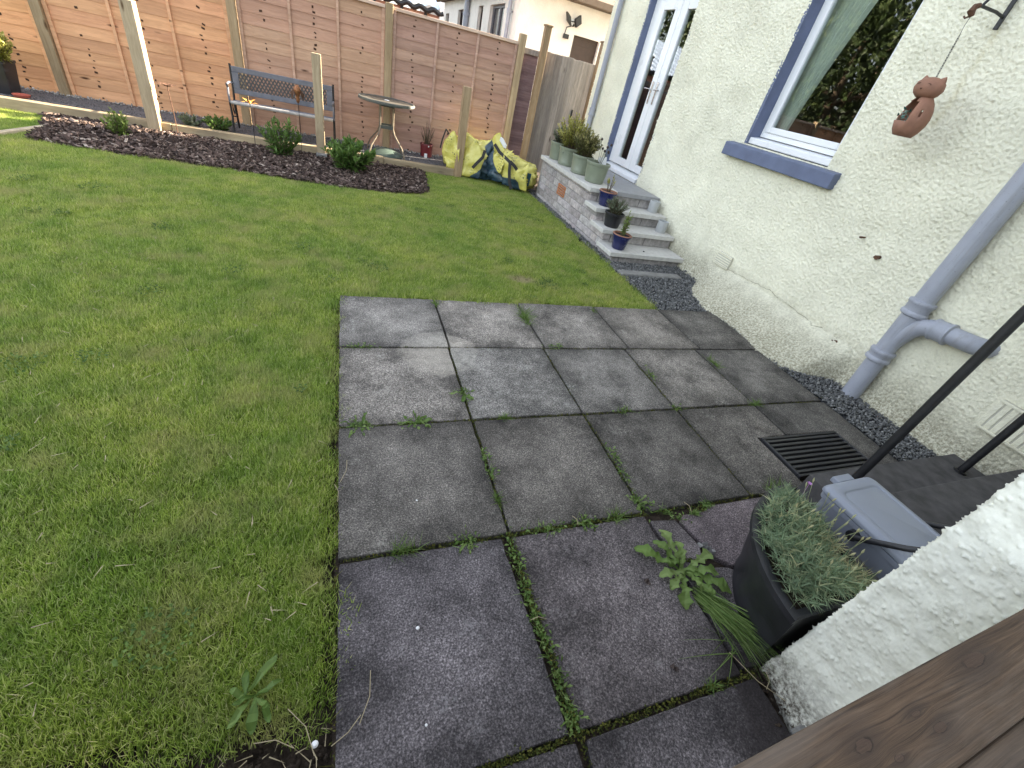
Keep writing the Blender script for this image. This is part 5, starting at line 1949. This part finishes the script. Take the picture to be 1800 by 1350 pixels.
def jag_leaf(m, base, az, L, W, lift, tone, droop=.6, toothed=True):
    """long toothed dandelion-type leaf lying outwards"""
    c, s = math.cos(az), math.sin(az)
    prof = jag if toothed else [(0, .15), (.2, .45), (.45, .9), (.7, 1.0), (.88, .7), (1, 0)]
    v, f = [], []
    ph = rnd.uniform(0, 6)
    for i, (t, w_) in enumerate(prof):
        r_ = L * t
        z = lift * L * (t - droop * t * t * 1.3) + .006 * math.sin(t * 12 + ph)
        ww = W * w_ * .5
        cx, cy = base[0] + c * r_, base[1] + s * r_
        v += [(cx - s * ww, cy + c * ww, base[2] + z + ww * .25 + .004 * math.sin(t * 25 + ph)), (cx, cy, base[2] + z), (cx + s * ww, cy - c * ww, base[2] + z + ww * .25 + .004 * math.sin(t * 22 - ph))]
    for i in range(len(prof) - 1):
        a = i * 3
        f += [(a, a + 3, a + 4, a + 1), (a + 1, a + 4, a + 5, a + 2)]
    m.add(v, f, [min(1, max(0, tone + (.18 if k % 3 == 1 else 0))) for k in range(len(v))])


def weed(kind, x, y, size, label, name='weed', group=None, along=0.0):
    t = thing(name, label, 'weed', (x, y, -.008), group=group)
    m = MB()
    if kind == 'rosette':
        n = rnd.randint(9, 15)
        for k in range(int(20 + size * 120)):
            o = rnd.gauss(0, size * .45)
            blade(m, (math.cos(along) * o, math.sin(along) * o + rnd.gauss(0, .006), 0), (rnd.gauss(0, .6), rnd.gauss(0, .6), .6), rdir(), rnd.uniform(.02, .06), .003, rnd.choice([.2, .5, .8, 1.0]), rnd.uniform(.3, 1.0))
        for k in range(int(10 + size * 120)):
            o = rnd.gauss(0, size * .5)
            leaf_quad(m, Vector((math.cos(along) * o + rnd.gauss(0, .01), math.sin(along) * o + rnd.gauss(0, .01), .008)), Vector((rnd.gauss(0, 1), rnd.gauss(0, 1), rnd.uniform(0, .8))), Vector((rnd.gauss(0, .3), rnd.gauss(0, .3), 1)), rnd.uniform(.01, .024), rnd.uniform(.006, .011), rnd.random(), .15)
        for k in range(n):
            jag_leaf(m, (rnd.gauss(0, .006), rnd.gauss(0, .006), .005), 6.28 * k / n + rnd.uniform(-.3, .3), size * rnd.uniform(.45, 1.1), size * rnd.uniform(.16, .30), rnd.uniform(.1, .7), rnd.uniform(.1, .8), droop=rnd.uniform(.3, .9), toothed=rnd.random() < .85)
    elif kind == 'tuft':
        for k in range(int(50 + size * 320)):
            o = rnd.gauss(0, size * .3)
            b = (math.cos(along) * o, math.sin(along) * o + rnd.gauss(0, .006), 0)
            d = (rnd.gauss(0, .55), rnd.gauss(0, .55), .8)
            blade(m, b, d, rdir(), size * rnd.uniform(.4, 1.0), rnd.uniform(.0028, .0045), rnd.choice([.2, .4, .5, .6, .8]), rnd.uniform(.3, 1.0))
    else:      # low creeping leaves
        for k in range(int(18 + size * 260)):
            o = rnd.gauss(0, size * .42)
            b = Vector((math.cos(along) * o + rnd.gauss(0, .012), math.sin(along) * o + rnd.gauss(0, .012), rnd.uniform(.003, .02)))
            leaf_quad(m, b, Vector((rnd.gauss(0, 1), rnd.gauss(0, 1), rnd.uniform(.0, .8))), Vector((rnd.gauss(0, .3), rnd.gauss(0, .3), 1)), rnd.uniform(.009, .026), rnd.uniform(.006, .012), rnd.random() * .9, .15)
        for k in range(int(20 + size * 200)):
            o = rnd.gauss(0, size * .45)
            blade(m, (math.cos(along) * o, math.sin(along) * o, 0), (rnd.gauss(0, .7), rnd.gauss(0, .7), .5), rdir(), rnd.uniform(.03, .07), .003, rnd.random(), .7)
    m.build('leaves', LEAF_WEED, t)
    return t


H_ = 0.0
V_ = math.pi / 2
WG = 'weeds growing in the patio joints'
for k_, x, y, s_, al, lb in (
        ('creep', .055, 2.27, .10, H_, 'small low weed in the topmost long joint, close to the lawn edge'),
        ('creep', 1.36, 2.285, .09, H_, 'brownish low weed in the topmost long joint, at the third slab'),
        ('tuft', 1.255, 2.68, .17, V_, 'long fresh grass tuft at the back of the patio between second and third slab'),
        ('rosette', .598, 1.80, .085, V_, 'flat rosette weed in the joint just below the pale round stain'),
        ('rosette', .03, 1.59, .085, H_, 'spreading weed in the second long joint, at the lawn edge'),
        ('rosette', .30, 1.588, .085, H_, 'spreading weed in the second long joint, middle of the first slab'),
        ('tuft', .765, 1.585, .06, H_, 'pale short grass tuft in the second long joint, at the second slab'),
        ('creep', 1.54, 1.59, .07, H_, 'little weed in the second long joint, at the third slab'),
        ('creep', 1.925, 1.592, .05, H_, 'tiny weed on the crossing right of the third slab'),
        ('tuft', 2.64, 2.08, .10, V_, 'grass tuft in the joint next to the dark slabs by the wall'),
        ('creep', 1.955, 1.93, .10, V_, 'trailing green weed in the joint between third and fourth slab of the second row'),
        ('tuft', 2.615, 1.585, .085, H_, 'grass tuft above the drain grate'),
        ('tuft', .60, 2.85, .06, V_, 'small grass tuft at the back corner of the first slab'),
        ('tuft', 1.95, 2.84, .05, V_, 'small grass tuft at the back corner between third and fourth slab'),
        ('creep', .592, 1.33, .045, V_, 'tiny sprout upper in the first cross joint of the third row'),
        ('creep', .596, 1.225, .05, V_, 'tiny sprout halfway down the first cross joint of the third row'),
        ('tuft', .587, 1.066, .06, V_, 'small green tuft lower in the first cross joint of the third row'),
        ('creep', 1.285, 1.25, .08, V_, 'brownish weed in the second cross joint of the third row'),
        ('creep', 1.272, 1.12, .05, V_, 'tiny sprout lower in the second cross joint of the third row'),
        ('rosette', 1.262, .955, .07, V_, 'bright small rosette at the crossing above the cracked slab'),
        ('tuft', 1.10, .897, .085, H_, 'bright green grass tuft in the third long joint, at the second slab'),
        ('rosette', .935, .898, .06, H_, 'small leafy weed in the third long joint, left of the bright tuft'),
        ('creep', .76, .893, .10, H_, 'mossy low weed in the third long joint, right of the first crossing'),
        ('rosette', .41, .897, .06, H_, 'small single sprig in the third long joint, at the first slab'),
        ('tuft', .17, .897, .09, H_, 'dry grey grass tuft in the third long joint, near the lawn'),
        ('creep', .585, .80, .10, V_, 'yellowish mossy tuft just below the first crossing'),
        ('creep', .582, .64, .10, V_, 'leafy weed upper in the widest cross joint of the near row'),
        ('creep', .586, .50, .12, V_, 'dark bushy weed with a yellow bud in the widest cross joint'),
        ('creep', .594, .36, .08, V_, 'round leaved weed lower in the widest cross joint'),
        ('rosette', .597, .275, .055, V_, 'round leaved weed at the nearest crossing'),
        ('creep', 1.37, .885, .11, -.7, 'trailing weed creeping over the cracked slab corner'),
        ('creep', 1.62, .89, .05, H_, 'small weed in the third long joint behind the cracked slab'),
        ('tuft', 1.52, .855, .045, H_, 'yellowish dry tuft in the gap beside the cracked slab'),
        ('tuft', 2.10, .915, .11, H_, 'long bladed weed behind the black planter'),
        ('tuft', 1.11, .226, .04, H_, 'tiny grass wisp in the nearest long joint')):
    weed(k_, x, y, s_, lb, group=WG, along=al)
dl = thing('dandelion', 'large jagged leaved dandelion on the cracked slab beside the black planter', 'weed', (1.262, .612, -.002), group=None)
m = MB()
for az, L, lf in ((2.45, .20, .25), (2.0, .155, .6), (1.6, .17, .5), (1.25, .13, .8), (.25, .165, .5), (3.1, .14, .4), (3.6, .12, .6), (4.1, .18, .22), (-1.1, .14, .4), (-.75, .20, .25), (-.35, .16, .5), (.9, .1, 1.0), (2.9, .1, 1.0), (-1.5, .1, .8)):
    jag_leaf(m, (rnd.gauss(0, .008), rnd.gauss(0, .008), .006), az, L, L * .42, lf, rnd.uniform(.35, .75))
m.build('leaves', LEAF_WEED, dl)
lg = thing('long_grass', 'long bent grass tuft trailing along the foot of the black planter', 'weed', (1.285, .50, -.004))
m = MB()
for k in range(170):
    b = (rnd.gauss(0, .02), rnd.gauss(0, .022), 0)
    blade(m, b, (.32 + rnd.gauss(0, .22), -1.0 + rnd.gauss(0, .15), rnd.uniform(.25, .75)), rdir(), rnd.uniform(.2, .36), rnd.uniform(.003, .0048), rnd.choice([.2, .4, .55, .7, .9]), rnd.uniform(.35, .8), 5)
for k in range(7):
    blade(m, (0, -.15 - k * .01, .0), (-1 + rnd.gauss(0, .3), .1 + rnd.gauss(0, .4), .35), rdir(), rnd.uniform(.15, .3), .004, .6, .5, 5)
m.build('blades', LEAF_WEED, lg)
lw = thing('lawn_weed', 'broad leaved plantain weed at the bare soil edge of the near lawn', 'weed', (-.27, .53, 0))
m = MB()
for az, L in ((-1.55, .12), (-1.2, .08), (.9, .11), (.4, .075), (2.5, .08), (3.4, .07), (-2.2, .09), (1.7, .09), (5.6, .07)):
    jag_leaf(m, (rnd.gauss(0, .01), rnd.gauss(0, .01), .012), az, L * rnd.uniform(.7, 1), L * .22, rnd.uniform(.2, .6), rnd.uniform(.15, .6), toothed=False)
m.build('leaves', LEAF_WEED, lw)

# ================================================================== STUFF


def stuff_mesh(name, V, F, tone, mat):
    me = bpy.data.meshes.new(name)
    nv, nf, k = len(V), len(F), F.shape[1]
    me.vertices.add(nv); me.vertices.foreach_set('co', V.astype(np.float32).ravel())
    me.loops.add(nf * k); me.loops.foreach_set('vertex_index', F.astype(np.int32).ravel())
    me.polygons.add(nf); me.polygons.foreach_set('loop_start', np.arange(0, nf * k, k, dtype=np.int32))
    me.update(calc_edges=True)
    at = me.attributes.new('tone', 'FLOAT', 'POINT'); at.data.foreach_set('value', tone.astype(np.float32))
    me.materials.append(mat)
    o = bpy.data.objects.new(name, me); COL.objects.link(o)
    return tag(o, kind='stuff')


ICO = None
_b = bmesh.new(); bmesh.ops.create_icosphere(_b, subdivisions=1, radius=1)
_b.verts.ensure_lookup_table()
ICO_V = np.array([v.co[:] for v in _b.verts]); ICO_F = np.array([[v.index for v in f.verts] for f in _b.faces]); _b.free()


def rand_rot(n):
    q = nr.standard_normal((n, 4)); q /= np.linalg.norm(q, axis=1)[:, None]
    a, b, c, d = q.T
    return np.stack([np.stack([1 - 2 * (c * c + d * d), 2 * (b * c - a * d), 2 * (b * d + a * c)], -1),
                     np.stack([2 * (b * c + a * d), 1 - 2 * (b * b + d * d), 2 * (c * d - a * b)], -1),
                     np.stack([2 * (b * d - a * c), 2 * (c * d + a * b), 1 - 2 * (b * b + c * c)], -1)], 1)


def stones(name, pts, r_lo, r_hi, mat):
    n = len(pts)
    S = nr.uniform(r_lo, r_hi, n)[:, None] * np.stack([nr.uniform(.8, 1.3, n), nr.uniform(.65, 1.0, n), nr.uniform(.4, .7, n)], -1)
    base = ICO_V[None] * (1 + nr.uniform(-.22, .18, (n, 12, 1)))
    v = base * S[:, None, :]
    v = np.einsum('nij,nkj->nki', rand_rot(n), v) + pts[:, None, :]
    F = (ICO_F[None] + (np.arange(n) * 12)[:, None, None]).reshape(-1, 3)
    tone = np.repeat(np.clip(nr.normal(.5, .2, n), 0, 1), 12)
    return stuff_mesh(name, v.reshape(-1, 3), F, tone, mat)


def scatter(poly, dens, z):
    xs, ys_ = [p[0] for p in poly], [p[1] for p in poly]
    n = int((max(xs) - min(xs)) * (max(ys_) - min(ys_)) * dens)
    P = np.stack([nr.uniform(min(xs), max(xs), n), nr.uniform(min(ys_), max(ys_), n)], -1)
    P = P[[inpoly(x, y, poly) for x, y in P]]
    return np.concatenate([P, z + nr.uniform(-.008, .010, (len(P), 1))], 1)


G = [scatter([(3.315, .92), (3.80, .92), (3.80, 1.98), (3.42, 2.02), (3.315, 2.0)], 6800, -.006), scatter([(3.30, 2.0), (3.345, 2.0), (3.345, 2.92), (3.30, 2.92)], 4600, -.012),
     scatter([(2.70, 2.935), (3.5, 2.935), (3.78, 3.5), (3.80, 4.06), (2.70, 4.06)], 5600, -.010), scatter([(2.685, 4.0), (2.80, 4.0), (2.80, 6.75), (2.70, 6.8)], 5000, -.010),
     scatter([(3.52, 3.1), (3.8, 3.4), (3.8, 4.06), (3.52, 4.06)], 1500, .006)]
stones('gravel', np.concatenate(G), .006, .0125, STONES)
P = np.concatenate([scatter([(-5, 7.82), (1.6, 7.82), (1.6, 7.95), (-5, 7.95)], 900, PZ + .01), scatter([(.72, 7.2), (1.0, 7.2), (1.05, 7.5), (.8, 7.5)], 160, PZ + .006)])
stones('pale_pebbles', P, .008, .017, PALESTONES)
P = scatter([(-5, 7.16), (1.56, 7.16), (1.56, 7.9), (-5, 7.9)], 900, PZ)
P[:, 2] = PZ + nr.uniform(-.002, .004, len(P))
stones('path_grit', P, .004, .009, DARKSTONES)

# bark chips
P = scatter(BED, 4200, .0)
n = len(P)
L = nr.gamma(2.4, .0078, n).clip(.006, .075); W_ = L * nr.uniform(.12, .4, n) + .002; T_ = nr.uniform(.002, .005, n)
cube = np.array([(-1, -1, -1), (1, -1, -1), (1, 1, -1), (-1, 1, -1), (-1, -1, 1), (1, -1, 1), (1, 1, 1), (-1, 1, 1)], float)
v = cube[None] * np.stack([L, W_, T_], -1)[:, None, :] * (1 + nr.uniform(-.35, .35, (n, 8, 3)))
az = nr.uniform(0, 6.28, n); ti = nr.normal(0, .38, n); ro = nr.normal(0, .4, n)
ca, sa, ct_, st_, cr, sr = np.cos(az), np.sin(az), np.cos(ti), np.sin(ti), np.cos(ro), np.sin(ro)
x, y, z = v[..., 0], v[..., 1], v[..., 2]
y, z = y * cr[:, None] - z * sr[:, None], y * sr[:, None] + z * cr[:, None]
x, z = x * ct_[:, None] - z * st_[:, None], x * st_[:, None] + z * ct_[:, None]
x, y = x * ca[:, None] - y * sa[:, None], x * sa[:, None] + y * ca[:, None]
P[:, 2] = nr.uniform(-.01, .02, n)
v = np.stack([x, y, z], -1) + P[:, None, :]
QF = np.array([(0, 3, 2, 1), (4, 5, 6, 7), (0, 1, 5, 4), (1, 2, 6, 5), (2, 3, 7, 6), (3, 0, 4, 7)])
stuff_mesh('bark_mulch', v.reshape(-1, 3), (QF[None] + (np.arange(n) * 8)[:, None, None]).reshape(-1, 4), np.repeat(np.clip(nr.beta(1.4, 2.2, n), 0, 1), 8), CHIPS)

# moss and bits in the joints: many small leaf-like scraps
mo = MB()


def moss_line(x0, y0, x1, y1, wd, n, zz=-.012):
    for k in range(n):
        t = rnd.random()
        b = Vector((x0 + (x1 - x0) * t + rnd.gauss(0, wd), y0 + (y1 - y0) * t + rnd.gauss(0, wd), zz + rnd.uniform(0, .010)))
        leaf_quad(mo, b, Vector((rnd.gauss(0, 1), rnd.gauss(0, 1), rnd.uniform(.2, 1.2))), rdir(), rnd.uniform(.006, .015), rnd.uniform(.004, .008), rnd.random())


moss_line(.30, .222, 1.3, .222, .006, 900)
moss_line(.10, .222, .45, .222, .008, 260)
moss_line(.59, .88, .60, .23, .008, 1100)
moss_line(.58, .895, 1.26, .895, .006, 600)
moss_line(-.05, .895, .58, .895, .004, 260)
moss_line(.595, 1.58, .585, .9, .004, 260)
moss_line(1.262, 1.58, 1.262, .9, .005, 260)
moss_line(1.27, .665, 1.40, .635, .006, 60)
for (x0, y0, x1, y1, n_) in ((-.05, 1.584, 1.3, 1.584, 500), (1.3, 1.584, 3.2, 1.584, 240), (-.05, 2.268, 2.6, 2.268, 300), (.6, 2.26, .592, 1.6, 220), (1.258, 2.9, 1.258, 1.6, 260), (1.93, 2.2, 1.93, .9, 300), (2.6, 2.2, 2.6, 1.6, 120), (-.066, 2.9, -.066, .3, 500), (1.3, .895, 2.2, .895, 200)):
    moss_line(x0, y0, x1, y1, .0035, n_, -.014)
    for k in range(int(n_ / 9)):
        t = rnd.random() ** .7
        blade(mo, (x0 + (x1 - x0) * t + rnd.gauss(0, .004), y0 + (y1 - y0) * t + rnd.gauss(0, .004), -.015), (rnd.gauss(0, .5), rnd.gauss(0, .5), .8), rdir(), rnd.uniform(.02, .05), .0026, rnd.uniform(.5, 1), rnd.uniform(.2, .9))
moss_line(1.50, .86, 1.6, .87, .012, 90)
moss_line(.605, .21, .62, -.1, .006, 160)
mm = mo.build('moss', MOSS)
tag(mm, kind='stuff')

# soil crumbs and dry stalks by the bottom edge and the wing
P = np.concatenate([scatter([(-1.2, .1), (-.08, .1), (-.08, .43), (-1.2, .46)], 4200, -.055), scatter([(1.22, -.1), (1.345, -.1), (1.345, .24), (1.27, .24)], 1500, -.01)])
stones('soil_crumbs', P, .003, .011, SOIL)
m = MB()
for (x, y, L, a) in ((.0, .40, .13, 1.1), (-.07, .37, .09, .4), (-.11, .36, .14, 1.9), (-.16, .39, .1, 2.6), (-.05, 1.25, .12, 1.15), (-.06, 1.15, .09, 1.5), (1.245, .30, .22, -1.25), (1.30, .17, .06, .6), (.9, .885, .05, 1.5), (.62, .55, .06, 2.8), (1.50, .86, .06, 1.4)):
    z = .006
    m.tube([(x, y, z), (x + math.cos(a) * L * .5, y + math.sin(a) * L * .5, z + .008), (x + math.cos(a + .2) * L, y + math.sin(a + .2) * L, z)], .0012, 5)
for k in range(120):
    x, y = rnd.uniform(-1.0, -.08), rnd.uniform(.25, .47)
    a, L = rnd.uniform(0, 6.28), rnd.uniform(.015, .06)
    blade(m, (x, y, -.05 + rnd.uniform(0, .02)), (math.cos(a), math.sin(a), .25), (0, 0, 1), L, .003, .5, .3, 2)
o = m.build('dry_stalks', STRAW); tag(o, kind='stuff')
for (x, y, s_, lb) in ((-.11, .385, .009, 'tiny white shell on the bare soil at the bottom edge of the lawn'), (.185, .615, .006, 'tiny white chip on the near left slab'), (.175, .355, .004, 'smaller white chip lower on the near left slab'), (.245, 1.115, .004, 'tiny white chip on the third row slab')):
    m = MB(); m.lathe([(0, -s_ * .3), (s_, 0), (s_ * .6, s_ * .5), (0, s_ * .6)], 9, (x, y, s_ * .3 + .002))
    tag(m.build('pebble', WHITECARD, None, smooth=True), lb, 'pebble')
for (x, y, a, lb) in ((1.088, .582, 2.1, 'small dark dead leaf on the second near slab'), (1.02, .295, 2.5, 'small curled dark leaf near the bottom joint')):
    m = MB(); jag_leaf(m, (0, 0, .004), a, .032, .02, .3, .5, toothed=False)
    o = m.build('dead_leaf', plain('dead leaf', (.05, .035, .03), .8), None, loc=(x, y, 0)); tag(o, lb, 'leaf')
m = MB()
for k in range(14):
    m.obox((1.455 + rnd.gauss(0, .012), .685 + rnd.gauss(0, .014), -.004), rdir() * .012, rdir() * .006, rdir() * .006)
tag(m.build('rubble', CONC), kind='stuff')

cl_ = MB()
for k in range(70):
    x, y = rnd.uniform(-4.5, 2.4), rnd.uniform(.6, 5.5)
    if x > -.2 and y < 3.05: continue
    R_ = rnd.uniform(.03, .11)
    for q in range(int(900 * R_)):
        a, r_ = rnd.uniform(0, 6.28), R_ * math.sqrt(rnd.random())
        leaf_quad(cl_, Vector((x + r_ * math.cos(a), y + r_ * math.sin(a), rnd.uniform(-.004, .014))), Vector((rnd.gauss(0, 1), rnd.gauss(0, 1), rnd.uniform(0, .7))), Vector((rnd.gauss(0, .4), rnd.gauss(0, .4), 1)), rnd.uniform(.010, .02), rnd.uniform(.008, .013), rnd.random() * .7, .15)
tag(cl_.build('clover', LEAF_WEED), kind='stuff')
st_ = MB()
for k in range(900):
    x, y = rnd.uniform(-3.5, 2.5), rnd.uniform(.55, 5.0)
    if x > -.1 and y < 2.97: continue
    a, L = rnd.uniform(0, 6.28), rnd.uniform(.02, .06)
    z = rnd.uniform(.004, .016)
    blade(st_, (x, y, z), (math.cos(a), math.sin(a), .05), (0, 0, 1), L, .0032, rnd.random(), .1, 2)
tag(st_.build('dead_clippings', STRAW), kind='stuff')

# ---- grass: small patches of real blades, set out over the whole lawn
def grass_patch(seed, R=.085, n=330, hmin=.018, hmax=.043):
    r = np.random.default_rng(seed)
    V, F, T = [], [], []
    k = 0
    for i in range(n):
        rr = R * math.sqrt(r.random()); a = r.uniform(0, 6.28)
        b = np.array([rr * math.cos(a), rr * math.sin(a), -.006])
        az = r.uniform(0, 6.28) if r.random() < .4 else r.normal(1.2, .6)
        lean = r.uniform(.25, 1.25)
        L_ = r.uniform(hmin, hmax)
        d = np.array([math.cos(az) * math.sin(lean * .5), math.sin(az) * math.sin(lean * .5), math.cos(lean * .5)])
        d2 = np.array([math.cos(az) * math.sin(lean), math.sin(az) * math.sin(lean), math.cos(lean)])
        s = np.array([-math.sin(az), math.cos(az), 0]) * r.uniform(.0008, .0015)
        m1 = b + d * L_ * .5; tip = m1 + d2 * L_ * .55
        V += [b - s, b + s, m1 + s * .85, m1 - s * .85, tip]
        F += [(k, k + 1, k + 2, k + 3), (k + 3, k + 2, k + 4)]
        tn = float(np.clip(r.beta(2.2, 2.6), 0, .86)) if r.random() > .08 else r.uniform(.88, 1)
        T += [tn * .2, tn * .2, tn * .9, tn * .9, min(1, tn + .05)]  # roots toned down: shade between the blades put into the colour
        k += 5
    me = bpy.data.meshes.new('grass_patch')
    me.from_pydata([tuple(v) for v in V], [], F)
    at = me.attributes.new('tone', 'FLOAT', 'POINT'); at.data.foreach_set('value', np.array(T, np.float32))
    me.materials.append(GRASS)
    return bpy.data.objects.new('grass_patch', me)


pc_ = bpy.data.collections.new('grass_patches')     # source meshes only; not part of the scene itself
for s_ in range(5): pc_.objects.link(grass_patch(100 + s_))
sp_ = .062
xs = np.arange(-6.6, 2.72, sp_); ys_ = np.arange(.40, 7.8, sp_)
X, Y = np.meshgrid(xs, ys_)
P = np.stack([X.ravel(), Y.ravel()], -1) + nr.uniform(-.03, .03, (X.size, 2))
LAWN_IN = [(-9.5, .47), (-.6, .475), (-.42, .46), (-.25, .49), (-.14, .455), (-.11, .50), (-.10, 2.95), (2.66, 2.945), (2.66, 6.75), (2.74, 7.75), (1.62, 7.75), (1.62, 7.02), (-9.5, 7.02)]
keep = np.array([inpoly(x, y, LAWN_IN) and not inpoly(x, y, BED) for x, y in P])
P = P[keep]
# thin and short near the patio edge, a bare worn spot
P3 = np.concatenate([P, np.full((len(P), 1), -.022)], 1)
me = bpy.data.meshes.new('grass')
me.vertices.add(len(P3)); me.vertices.foreach_set('co', P3.astype(np.float32).ravel())
hh = np.clip(nr.normal(1.0, .16, len(P3)), .6, 1.5)
bare = np.hypot(P3[:, 0] - 1.49, (P3[:, 1] - 3.41) * 1.6) < .14
hh[bare] *= .45
at = me.attributes.new('size', 'FLOAT', 'POINT'); at.data.foreach_set('value', hh.astype(np.float32))
me.update()
go = bpy.data.objects.new('grass', me); COL.objects.link(go); tag(go, kind='stuff')
ng = bpy.data.node_groups.new('set out grass', 'GeometryNodeTree')
ng.interface.new_socket('Geometry', in_out='INPUT', socket_type='NodeSocketGeometry')
ng.interface.new_socket('Geometry', in_out='OUTPUT', socket_type='NodeSocketGeometry')
N_ = ng.nodes
gi, gout = N_.new('NodeGroupInput'), N_.new('NodeGroupOutput')
ci = N_.new('GeometryNodeCollectionInfo'); ci.inputs['Collection'].default_value = pc_
ci.inputs['Separate Children'].default_value = True; ci.inputs['Reset Children'].default_value = True
m2p = N_.new('GeometryNodeMeshToPoints')
iop = N_.new('GeometryNodeInstanceOnPoints'); iop.inputs['Pick Instance'].default_value = True
ri = N_.new('FunctionNodeRandomValue'); ri.data_type = 'INT'; ri.inputs[4].default_value = 0; ri.inputs[5].default_value = 4; ri.inputs['Seed'].default_value = 3
rr_ = N_.new('FunctionNodeRandomValue'); rr_.data_type = 'FLOAT_VECTOR'; rr_.inputs[0].default_value = (-.08, -.08, -.7); rr_.inputs[1].default_value = (.08, .08, .7); rr_.inputs['Seed'].default_value = 8
na = N_.new('GeometryNodeInputNamedAttribute'); na.data_type = 'FLOAT'; na.inputs['Name'].default_value = 'size'
lk = ng.links.new
lk(gi.outputs[0], m2p.inputs[0]); lk(m2p.outputs[0], iop.inputs['Points']); lk(ci.outputs[0], iop.inputs['Instance'])
lk(ri.outputs[2], iop.inputs['Instance Index']); lk(rr_.outputs[0], iop.inputs['Rotation'])
lk(na.outputs[0], iop.inputs['Scale'])
lk(iop.outputs[0], gout.inputs[0])
md = go.modifiers.new('grass', 'NODES'); md.node_group = ng
